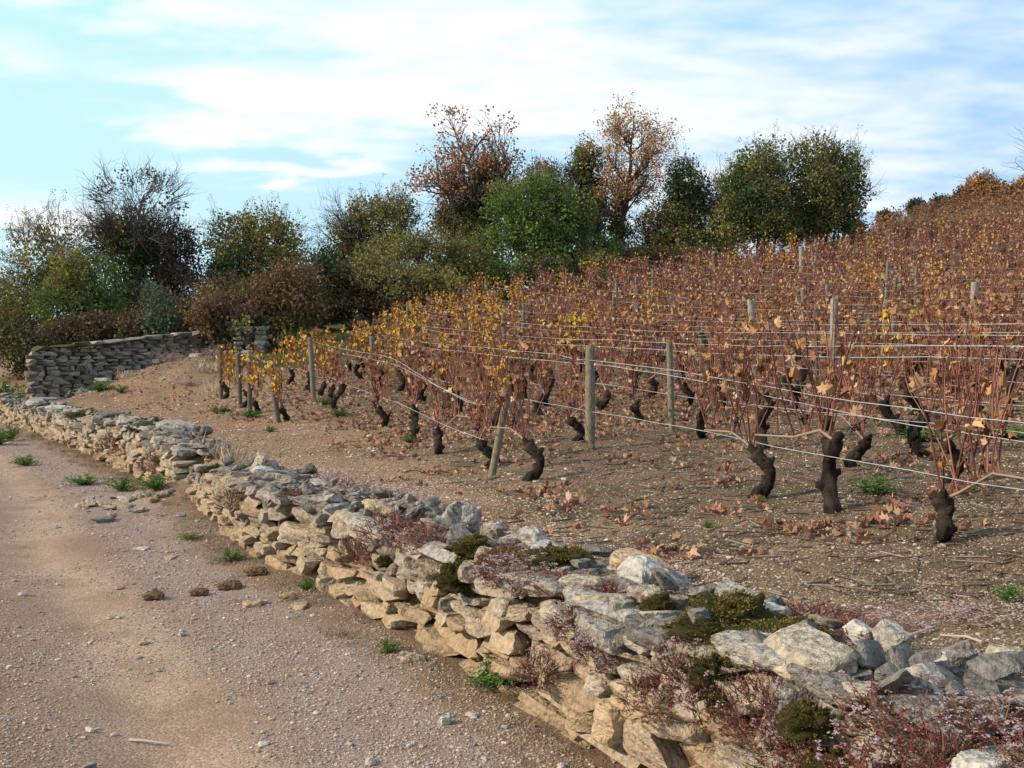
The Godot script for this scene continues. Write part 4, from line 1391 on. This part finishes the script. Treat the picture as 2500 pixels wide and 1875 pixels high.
	for half in 2:
		if rest[half].is_empty():
			continue
		var src: Node3D = protos["far%d1" % [3, 2][half]]
		var am := ArrayMesh.new()
		for c in src.get_children():
			var st := SurfaceTool.new()
			st.begin(Mesh.PRIMITIVE_TRIANGLES)
			st.append_from(c.mesh, 0, c.transform)
			st.set_material(c.material_override)
			st.commit(am)
		var mm := scatter("brown_vines" if half == 0 else "golden_vines", am, null, rest[half], tone[half])
		tag(mm, ["mass of brown vines filling the top of the slope", "scattered golden vines at the top of the slope"][half], "vines")
	for k in protos:
		protos[k].free()


func build_trees() -> void:
	var n := 0
	for t in TREES:
		n += 1
		grow_tree(t, n)
	# woodland on the hill beyond the vineyard
	rng.seed = 404
	var pine := leaf_cluster(8, 22, .55, .22)
	for q in [[29.8, 92.0, "pine", 1.5, "small dark pine first on the far ridge"], [32.2, 93.0, "pine", 1.8, "dark pine second on the far ridge"], [26.6, 90.0, "scrub", 1.1, "low brown scrub at the low end of the far ridge"], [33.8, 92.0, "scrub", 2.2, "brown scrub between the pines on the far ridge"], [35.4, 94.0, "pine", 3.0, "dark pine beside the round orange tree on the ridge"], [37.4, 92.0, "orange", 3.4, "round orange autumn tree on the far ridge"], [39.6, 93.0, "scrub", 2.6, "brown tree between the orange trees on the ridge"], [41.6, 92.0, "orange", 3.6, "second orange autumn tree by the frame edge on the ridge"], [43.6, 95.0, "bare", 6.5, "tall bare lilac tree standing above the far ridge"], [24.2, 90.0, "scrub", 1.3, "lowest scrub bush where the ridge meets the vines"]]:
		var at := ground_at(q[0] + (3.2 if q[0] < 36 else 1.0), q[1])
		var root := thing("ridge_tree", q[4], "tree", at, "trees on the far ridge")
		var wood := MB.new()
		var tw := PackedVector3Array()
		var h: float = q[3]
		wood.tube(PackedVector3Array([Vector3(0, -.3, 0), Vector3(.05, h * .5, 0), Vector3(0, h * .8, 0)]), PackedFloat32Array([.14, .1, .05]), 6, Color.WHITE)
		for k in 10:
			limb(wood, tw, Vector3(0, rr(.3, .75) * h, 0), (Vector3(rr(-1, 1), rr(.2, 1.3), rr(-1, 1))).normalized(), h * rr(.3, .5), .05, 1, 2, {"kink": .2, "up": .06, "kids": 2})
		part("trunk", wood.done(), M.tree_bark, root)
		var xf := []
		var col := PackedColorArray()
		var pal: Array = {"pine": [Color(.03, .05, .035), Color(.045, .065, .045)], "scrub": [Color(.15, .08, .045), Color(.11, .07, .05), Color(.2, .11, .06)], "orange": [Color(.34, .18, .07), Color(.27, .13, .06), Color(.4, .25, .1)], "bare": [Color(.16, .1, .1)]}[q[2]]
		for k in (40 if q[2] == "bare" else int(h * 75)):
			var u := rdir() * pow(rng.randf(), .4)
			u *= 1 + .4 * noise.get_noise_3dv(u * 60 + at)
			var p := Vector3(u.x * h * .5, h * (.58 + u.y * .42), u.z * h * .5)
			if q[2] == "pine":
				p = Vector3(u.x * h * .55 * (1 - absf(u.y) * .5), h * (.66 + u.y * .3), u.z * h * .5)
			xf.append(Transform3D(rbasis(Vector3.ONE * rr(.6, 1.1) * (.4 if q[2] == "bare" else 1.0)), p)); col.append(vary(pick(pal), .25))
		scatter("crown", pine, M.tree_leaf, xf, col, root)
	# brush that covers the far slope as one mass
	var xf := []
	var col := PackedColorArray()
	var twiggy := leaf_cluster(12, 16, .5, .12)
	for k in 7000:
		var x := rr(14, 70)
		var d := rr(50, 120)
		if x < .30 * d + 2:
			continue
		var at := ground_at(x, d) + Vector3(0, rr(-.1, .9), 0)
		xf.append(Transform3D(rbasis(Vector3.ONE * rr(.8, 1.8)), at)); col.append(vary(pick([Color(.16, .08, .045), Color(.2, .11, .06), Color(.12, .075, .045), Color(.24, .13, .06)]), .3))
	tag(scatter("brush", twiggy, M.tree_leaf, xf, col), "brown brush covering the far slope beyond the vines", "brush")


func plant(called: String, label: String, cat: String, grp: String, mesh: Mesh, m: Material, at: Vector3, size: Vector3, tilt := Vector3.ZERO) -> void:
	var o := thing(called, label, cat, at, grp)
	part("leaves" if cat != "moss" else "cushion", mesh, m, o, Transform3D(Basis.from_euler(tilt) * Basis.from_scale(size), Vector3.ZERO))


func build_plants() -> void:
	var sed := [sedum_mesh(1, 200, .06), sedum_mesh(2, 210, .25), sedum_mesh(3, 210, .7)]
	var mos := [moss_mesh(1), moss_mesh(2), moss_mesh(3)]
	var wee := [weed_mesh(1, 46), weed_mesh(2, 60)]
	rng.seed = 505
	# d, s, y, width, height, mesh, lean off the face, label
	for q in [
		[7.15, .02, .40, .17, .20, 0, .5, "bright red stonecrop hanging below the tan capstone"], [6.81, .12, .44, .30, .19, 0, .3, "dark red stonecrop cushion under the pitted grey lump"], [6.6, .2, .48, .2, .14, 1, .2, "small stonecrop beside the cushion under the pitted lump"],
		[9.39, -.02, .43, .16, .2, 0, .6, "crimson stonecrop on the wall face below the squared boulder"], [8.52, .2, .47, .2, .14, 0, .2, "faded red stonecrop on the wall crest past the tan capstone"], [8.25, .28, .45, .24, .14, 1, 0.0, "rosy stonecrop spreading between two thin grey slabs"],
		[5.38, .1, .58, .22, .13, 2, .3, "pale flowered stonecrop under the mossy slab"], [5.6, .14, .56, .18, .14, 0, .4, "rust red stonecrop beside the pale flowered one"], [4.0, .03, .54, .16, .22, 1, .6, "stonecrop spilling down beside the large moss mat"], [3.85, .05, .46, .15, .2, 0, .7, "red stonecrop below the large moss mat on the wall face"],
		[4.29, .6, .68, .26, .11, 0, 0.0, "purple red stonecrop mat on the back edge of the wall"], [4.08, .62, .68, .18, .1, 0, 0.0, "red stonecrop mat ending at the pale block on the back edge"], [3.53, .0, .54, .2, .18, 0, .6, "orange red stonecrop under the overhanging slab"], [3.42, .0, .46, .18, .16, 1, .7, "trailing stonecrop low under the overhanging slab"],
		[3.10, .05, .64, .24, .14, 1, .4, "stonecrop with grey seed heads at the foot of the leaning slabs"], [3.02, .2, .70, .18, .12, 2, .1, "silvery stonecrop heads near the frame corner"], [2.92, .0, .62, .15, .14, 0, .6, "red stonecrop trailing over the buff block near the corner"], [2.85, .3, .72, .18, .12, 2, .1, "silvery stonecrop heads behind the buff block"], [2.75, .1, .66, .16, .12, 1, .3, "rosy stonecrop at the very edge of the frame"],
		[4.79, .08, .52, .16, .14, 2, .5, "silver headed stonecrop left of the dark leaning slabs"], [4.58, .04, .46, .12, .17, 2, .7, "silver headed stonecrop growing out of the face beside the leaning slabs"], [4.87, -.05, .30, .11, .26, 1, 1.1, "withered trailing stonecrop hanging down the ochre face"],
		[4.77, .42, .62, .14, .1, 2, .1, "tuft of silvery seed heads in front of the white boulder"], [4.84, .34, .58, .14, .1, 1, .2, "red tuft just under the white boulder"], [3.8, .45, .64, .16, .1, 2, 0.0, "silvery tuft beside the overhanging slab"], [3.74, .6, .66, .16, .08, 1, 0.0, "low rosy tuft behind the overhanging slab"], [3.44, .62, .73, .13, .09, 0, 0.0, "orange tuft between the white pebble boulder and the buff rock"], [3.6, .55, .70, .12, .07, 0, 0.0, "rusty tuft beside the white pebble boulder"],
		[6.06, .34, .56, .17, .12, 2, .2, "pinkish seed heads behind the tilted dark slab"], [7.85, .4, .50, .18, .1, 2, 0.0, "pinkish seed heads beside the tan capstone"], [3.25, -.03, .36, .2, .14, 0, .9, "low red stonecrop creeping along a joint beneath the overhanging slab"], [3.05, -.03, .44, .24, .16, 1, .8, "wide red stonecrop over the ochre face near the corner"], [2.75, -.03, .5, .22, .15, 0, .8, "dark red stonecrop on the face at the bottom corner"], [2.7, .25, .70, .22, .11, 1, .1, "stonecrop mat on the crest at the bottom corner"], [4.15, -.02, .4, .12, .14, 0, .9, "thin red stonecrop trailing below the thick moss cushion"], [5.15, .2, .62, .2, .1, 0, .2, "rust red mat along the crest between moss mat and white boulder"], [6.4, .12, .5, .2, .14, 0, .4, "deep red stonecrop along the crest next to the dark slab"],
		[15.7, .05, .36, .34, .22, 0, .5, "dull red stonecrop on the wall beyond the breach"], [13.4, .05, .34, .3, .2, 0, .5, "dull red stonecrop under the wide flat slab by the breach"], [5.0, .3, .6, .13, .1, 1, .2, "dark red tuft between white boulder and mossy slab"],
	]:
		plant("stonecrop", q[7], "stonecrop", "stonecrop cushions on the wall", sed[q[5]], M.herb, wall_point(q[0], q[1], q[2] - .02 if q[1] < .09 else maxf(q[2], lookup(TOP, q[0])) - .02), Vector3(q[3] * 1.5, q[4] * .68, q[3] * 1.4), Vector3(0, atan2(-wall_slope(q[0]), 1), 0) + Vector3(q[6] * .8, 0, q[6] * .35))
	for q in [
		[4.2, .28, .59, .32, .2, .3, "large olive moss mat over the crest by the dark leaning slabs"], [3.97, .12, .51, .2, .22, .6, "thick moss cushion hanging over the face below the large mat"], [4.02, .36, .62, .22, .12, .1, "golden moss beside the thin dark slab"], [5.59, .38, .62, .25, .13, .2, "golden green moss mat lying on the long pale slab"], [5.9, .06, .46, .17, .2, .7, "dark moss hanging from the crest above the ochre courses"],
		[6.08, .2, .53, .19, .12, .3, "moss tuft under the tilted dark slab"], [11.6, .2, .36, .2, .14, .1, "dark round moss cushion at the broken wall end"], [3.4, .0, .54, .12, .12, .6, "small moss tuft behind the orange red stonecrop"], [6.9, .08, .38, .09, .09, .6, "tiny moss tuft below the dark red cushion"], [4.62, .28, .56, .1, .1, .2, "small moss tuft beside the upright dark slab"], [14.9, .2, .46, .3, .1, .2, "brownish moss sheet on the crest beyond the wide flat slab"],
		[3.9, .22, .62, .24, .1, .3, "thin golden moss strip on the crest near the overhanging slab"], [3.3, .02, .42, .16, .1, .7, "brown moss strip in a joint below the orange red stonecrop"], [5.75, .22, .6, .2, .09, .3, "flat moss strip between pale slab and hanging dark moss"],
		[18.5, .15, .40, .4, .12, .3, "moss sheet on the far stretch of wall"],
	]:
		plant("moss", q[6], "moss", "moss on the wall", mos[rng.randi() % 3], M.moss, wall_point(q[0], q[1], q[2] if q[1] < .13 else maxf(q[2], lookup(TOP, q[0]) - .01)), Vector3(q[3] * 1.25, q[4], q[3] * 1.1), Vector3(q[5] * .7, atan2(-wall_slope(q[0]), 1) + rr(-.3, .3), q[5] * .3))
	for q in [
		[-.06, 5.42, .26, .17, "bushy green weed at the wall foot, the largest of all"], [-.68, 6.12, .13, .10, "small green weed standing off the wall near the oblong flat stone"], [-1.42, 7.75, .15, .11, "low green weed at the wall foot between the bushy one and the clods"], [-2.2, 8.79, .17, .12, "upright green weed at the wall foot past the clods"], [-2.8, 9.75, .2, .08, "low flat green weed at the foot of the first ochre courses"],
		[-3.9, 12.3, .4, .2, "wide green weed growing in the breach"], [-4.6, 13.2, .3, .2, "tall green weed just beyond the breach"], [-5.3, 13.9, .42, .16, "bright green weed midway along the far stretch of wall"], [-7.1, 16.35, .32, .18, "green weed near the far end of the low wall"], [-9.2, 20.6, .4, .35, "bright green clump by the wall at the frame edge"], [-9.0, 19.7, .5, .3, "lower bright green clump by the wall at the frame edge"],
		[-13.1, 29.2, .8, .85, "vivid green fern growing on the end of the shaded wall"], [-11.9, 26.4, .6, .35, "yellow green fern below the vivid one"], [-9.6, 26.2, .5, .3, "green weed on the soil below the shaded wall"], [-8.9, 25.6, .35, .22, "small green weed beside the one below the shaded wall"],
	]:
		plant("green_weed", q[4], "weed", "green weeds along the wall foot", wee[rng.randi() % 2], M.herb, ground_at(q[0], q[1]) - Vector3(0, .01, 0), Vector3(q[2] * 1.25, q[3], q[2] * 1.25), Vector3(0, rr(0, 6), 0))
	var dry := grass_mesh(3, 130, .55, [Color(.46, .36, .25), Color(.38, .28, .19), Color(.5, .42, .32)])
	var pink := grass_mesh(4, 170, .8, [Color(.30, .19, .15), Color(.36, .25, .20), Color(.26, .15, .12)], true)
	for q in [[-3.45, 13.0, .6, .4, 0, "straw coloured dry grass tuft above the breach"], [-3.0, 12.2, .45, .35, 0, "thin dry grass leaning over the broken wall end"], [-2.35, 11.0, .4, .28, 0, "small dry grass tuft behind the wall crest"], [-1.85, 10.2, .6, .2, 1, "pinkish dry haze of stems behind the squared boulder"], [-1.5, 9.6, .55, .2, 1, "second pinkish mat of dry stems behind the wall"], [-1.05, 8.75, .6, .18, 1, "pinkish dry mat halfway along the back of the wall"], [-.75, 8.1, .55, .18, 1, "wide pinkish dry mat behind the tan capstone"], [.72, 5.6, .3, .08, 1, "greyish mat of dry stems behind the white boulder"], [1.5, 4.6, .35, .08, 1, "greyish dry mat behind the large moss mat"], [1.95, 4.75, .4, .07, 1, "silvery dry mat on the bank toward the frame edge"], [-6.4, 24.5, .7, .4, 0, "pale dry grass on the terrace lip by the short row"], [-9.3, 27.2, .6, .3, 0, "dry grass on the lowest part of the bank lip"], [-8.6, 28.4, .7, .3, 1, "brownish dry stems midway up the bank lip"], [-7.9, 29.3, .8, .35, 1, "brownish dry stems at the top of the bank lip"], [-7.3, 25.6, .5, .2, 1, "low dry stems on the bank between lip and stakes"], [-7.2, 27.0, .9, .45, 0, "pale dry grass before the wall stub"]]:
		plant("dry_grass", q[5], "dry grass", "dry grass behind the wall", [dry, pink][q[4]], M.herb, ground_at(q[0], q[1]), Vector3(q[2], q[3], q[2]), Vector3(0, rr(0, 6), 0))
	for q in [[3.75, 10.3, .5, "patch of low green weeds under the sprawling vine"], [4.4, 10.1, .6, "wider patch of green weeds under the arching canes"], [2.55, 7.9, .35, "small green weed patch beside the twisted vine stock"], [1.25, 7.15, .1, "tiny dark grass tuft on the soil before the lone vine"], [1.9, 6.9, .08, "tiny blue green tuft by the foot of the lone vine"], [2.2, 4.95, .16, "green tuft on the bank at the frame edge"], [-1.25, 13.6, .22, "green tuft at the foot of a first row vine"], [-2.7, 17.6, .4, "green weed by the bent vine stock"], [-4.3, 18.5, .5, "moss green weeds at the foot of the short row stakes"], [-5.2, 20.0, .5, "weeds around the second stake"], [-3.2, 19.2, .4, "weed beside the pale leaning stake"], [-3.4, 15.8, .2, "small weed alone on the bank below the leaning stake"], [-.9, 17.2, .4, "green patch among fallen leaves in the second row"]]:
		plant("soil_weed", q[3], "weed", "low weeds in the vineyard soil", wee[1], M.herb, ground_at(q[0], q[1]), Vector3(q[2], minf(.14, q[2] * .5), q[2]), Vector3(0, rr(0, 6), 0))
	# dead stems and straw along the foot of the wall
	var straw := grass_mesh(9, 18, .9, [Color.WHITE])
	var sx := []
	var sc := PackedColorArray()
	for k in 1500:
		var d := rr(3.6, 22)
		var s := -pow(rng.randf(), 1.7) * .4 + .03
		if noise.get_noise_2d(d * 60, s * 100) < -.05:
			continue
		sx.append(Transform3D(Basis(Vector3.UP, rr(0, 6)) * Basis.from_scale(Vector3(rr(.08, .2), rr(.03, .09), rr(.08, .2))), ground_at(wall_x(d) + s / .894, d))); sc.append(vary(pick([Color(.30, .22, .14), Color(.22, .15, .09), Color(.36, .29, .2), Color(.15, .13, .06)]), .3))
	tag(scatter("straw", straw, M.herb, sx, sc), "dead stems and straw along the foot of the wall", "straw")
	# grass at the head of the rows
	var blade := grass_mesh(6, 26, .5, [Color.WHITE])
	var xf := []
	var col := PackedColorArray()
	for k in 2600:
		var x := rr(-7.5, -3.5)
		var d := rr(27.5, 38)
		if noise.get_noise_2d(x * 30, d * 30) < -.1:
			continue
		xf.append(Transform3D(Basis(Vector3.UP, rr(0, 6)) * Basis.from_scale(Vector3(.5, rr(.06, .16), .5)), ground_at(x, d))); col.append(vary(Color(.12, .14, .045), .3))
	tag(scatter("grass", blade, M.herb, xf, col), "green grass at the head of the vine rows", "grass")


func build_litter() -> void:
	rng.seed = 909
	var peb := []
	for k in 3:
		rng.seed = 70 + k
		var mb := MB.new()
		var sp := 7
		for i in 5:
			for j in sp:
				var e := PI * (i / 4.0 - .5)
				var a := TAU * (j + .5 * (i % 2)) / sp
				mb.pt(Vector3(cos(e) * cos(a), sin(e), cos(e) * sin(a)) * .5 * rr(.72, 1.12), Color.WHITE)
		for i in 4:
			for j in sp:
				var a := i * sp + j
				var b := i * sp + (j + 1) % sp
				mb.tri(a, a + sp, b); mb.tri(b, a + sp, b + sp)
		peb.append(mb.done(.75))
	var tones := [Color(.36, .30, .25), Color(.30, .25, .215), Color(.40, .335, .28), Color(.29, .21, .145), Color(.36, .26, .175), Color(.23, .20, .185), Color(.47, .41, .35)]
	var soil := [Color(.38, .275, .19), Color(.31, .21, .135), Color(.25, .17, .11), Color(.44, .35, .26), Color(.22, .145, .095), Color(.52, .46, .40)]
	var dark_soil := [Color(.24, .18, .12), Color(.19, .13, .085), Color(.15, .11, .075), Color(.30, .24, .18), Color(.14, .12, .065), Color(.42, .37, .31)]
	var xf := [[], [], []]
	var col := [PackedColorArray(), PackedColorArray(), PackedColorArray()]
	rng.seed = 911
	for k in 260000:
		var d := 3.0 * exp(rng.randf() * log(30.0 / 3.0))
		var x := rr(-.55, .55) * d
		var s := across(x, d)
		if s > -.02 and s < .62 and not (d > 11.9 and d < 12.7):
			continue
		var track := s < .3
		var n1 := noise.get_noise_2d(x * 28, d * 28)
		if track:
			var loose := smoothstep(-1.2, -.8, s)
			if rng.randf() > .2 + .8 * clampf(loose + n1 * 1.6 + .3, 0, 1) - .45 * maxf(0, 1 - absf(s + 1.45) / .5):
				continue
		var e := .0047 * exp(absf(rng.randfn(0, .48))) * (1.0 + .06 * d)
		if rng.randf() < .012:
			e *= rr(2, 3.2)
		var at := ground_at(x, d)
		at.y += e * .12
		var b := Basis(Vector3.UP, rr(0, 6)) * Basis.from_scale(Vector3(e * rr(.9, 1.5), e * rr(.4, .8), e * rr(.7, 1.1)))
		var j := rng.randi() % 3
		xf[j].append(Transform3D(b, at))
		var c: Color = vary(pick(tones), .2) if track else vary(pick(soil if .955 * x + .3 * d < 2.6 + n1 else dark_soil), .25)
		col[j].append(c)
	for k in 16000:  # flakes of stone weathering out of the bank
		var d := rr(11, 33)
		var x := wall_x(d) + rr(.7, 9.5) / .894
		if x < -.47 * d - .5 or .955 * x + .3 * d > 4.0:
			continue
		var e := .016 * exp(absf(rng.randfn(0, .5))) * (.6 + .02 * d)
		var j := rng.randi() % 3
		xf[j].append(Transform3D(Basis.from_euler(Vector3(rr(-.3, .3), rr(0, 6), rr(-.3, .3))) * Basis.from_scale(Vector3(e * rr(.9, 1.7), e * rr(.3, .6), e * rr(.7, 1.1))), ground_at(x, d) + Vector3(0, e * .1, 0)))
		col[j].append(vary(pick(soil), .25))
	for j in 3:
		tag(scatter(["gravel", "gravel_grey", "gravel_fine"][j], peb[j], M.gravel, xf[j], col[j]), "loose gravel and pebbles strewn over track and bank", "gravel", "gravel")
	# fallen leaves
	var lf := []
	for k in 3:
		rng.seed = 300 + k
		var mb := MB.new()
		leaf_into(mb, Vector3.ZERO, Basis(Vector3.RIGHT, -PI / 2 + rr(-.2, .2)), Color.WHITE, true)
		lf.append(mb.done(.999))
	xf = [[], [], []]
	col = [PackedColorArray(), PackedColorArray(), PackedColorArray()]
	rng.seed = 920
	for k in 34000:
		var d := 6.0 * exp(rng.randf() * log(36.0 / 6.0))
		var x := rr(-.4, .49) * d
		var row := .955 * x + .3 * d
		if (row < 2.3 + noise.get_noise_2d(x * 40, d * 40) and (d < 17 or across(x, d) < 2.2 or rng.randf() < .55)) or (d > 31 and x < -2):
			continue
		var dense := .02 + 1.1 * smoothstep(11, 15, d) + noise.get_noise_2d(x * 45 + 90, d * 45) * .8
		if rng.randf() > dense:
			continue
		var j := rng.randi() % 3
		var e := rr(.035, .075)
		xf[j].append(Transform3D(Basis.from_euler(Vector3(rr(-.8, .8), rr(0, 6), rr(-.8, .8))) * Basis.from_scale(Vector3(e, e * rr(.8, 2.0), e)), ground_at(x, d) + Vector3(0, rr(.004, .02), 0)))
		col[j].append(vary(pick([Color(.32, .17, .115), Color(.25, .115, .075), Color(.38, .23, .16), Color(.19, .09, .06), Color(.34, .22, .12)]), .25))
	for j in 3:
		tag(scatter(["fallen_leaves", "fallen_leaves_curled", "fallen_leaves_flat"][j], lf[j], M.leaf, xf[j], col[j]), "fallen vine leaves lying between the rows", "leaves", "fallen leaves")
	# prunings
	var stick := MB.new()
	stick.tube(PackedVector3Array([Vector3(-.5, 0, 0), Vector3(-.15, .02, .03), Vector3(.2, .0, -.02), Vector3(.5, .03, .02)]), PackedFloat32Array([.5, .5, .45, .3]), 4, Color.WHITE)
	for k in stick.v.size():  # thin across, a metre long
		var p := stick.v[k]
		stick.v[k] = Vector3(clampf(p.x, -.55, .55), p.y * .012, p.z * .012) if absf(p.y) > .1 or absf(p.z) > .1 else p
	var sm := stick.done()
	var sx := []
	var sc := PackedColorArray()
	for k in 3200:
		var d := 5.0 * exp(rng.randf() * log(22.0 / 5.0))
		var x := rr(-.3, .49) * d
		var row := .955 * x + .3 * d
		if row < 2.5 + noise.get_noise_2d(x * 40, d * 40) * 1.5:
			continue
		var ln := rr(.04, .24)
		sx.append(Transform3D(Basis.from_euler(Vector3(0, rr(0, 6), rr(-.08, .08))) * Basis.from_scale(Vector3(ln, rr(.4, .9), rr(.4, .9))), ground_at(x, d) + Vector3(0, .008, 0)))
		sc.append(vary(pick([Color(.10, .07, .05), Color(.14, .10, .075), Color(.24, .19, .16), Color(.08, .06, .045), Color(.11, .075, .05)]), .25))
	tag(scatter("twig_litter", sm, M.gravel, sx, sc), "dry prunings scattered over the vineyard soil", "twigs")
	for q in [[1.28, 4.75, .38, .9, "dark straight stick on the bank behind the moss mat"], [1.62, 4.45, .30, .75, "dark stick slanting up to the pale block on the wall"], [1.75, 4.35, .16, 2.4, "short whitish twig lying by the dark stick"], [-1.6, 4.9, .2, -.3, "thin pale twig lying on the worn wheel track"]]:
		var mb := MB.new()
		var l: float = q[2]
		mb.tube(PackedVector3Array([Vector3(-l * .5, 0, 0), Vector3(-l * .1, .008, .01), Vector3(l * .5, 0, -.004)]), PackedFloat32Array([.007, .006, .004]), 5, Color(.40, .33, .28) if "pale" in q[4] or "whitish" in q[4] else Color(.11, .07, .055))
		var o := part(uname("stick"), mb.done(), M.gravel, self, Transform3D(Basis(Vector3.UP, q[3]), ground_at(q[0], q[1]) + Vector3(0, .01, 0)))
		tag(o, q[4], "stick", "fallen sticks")
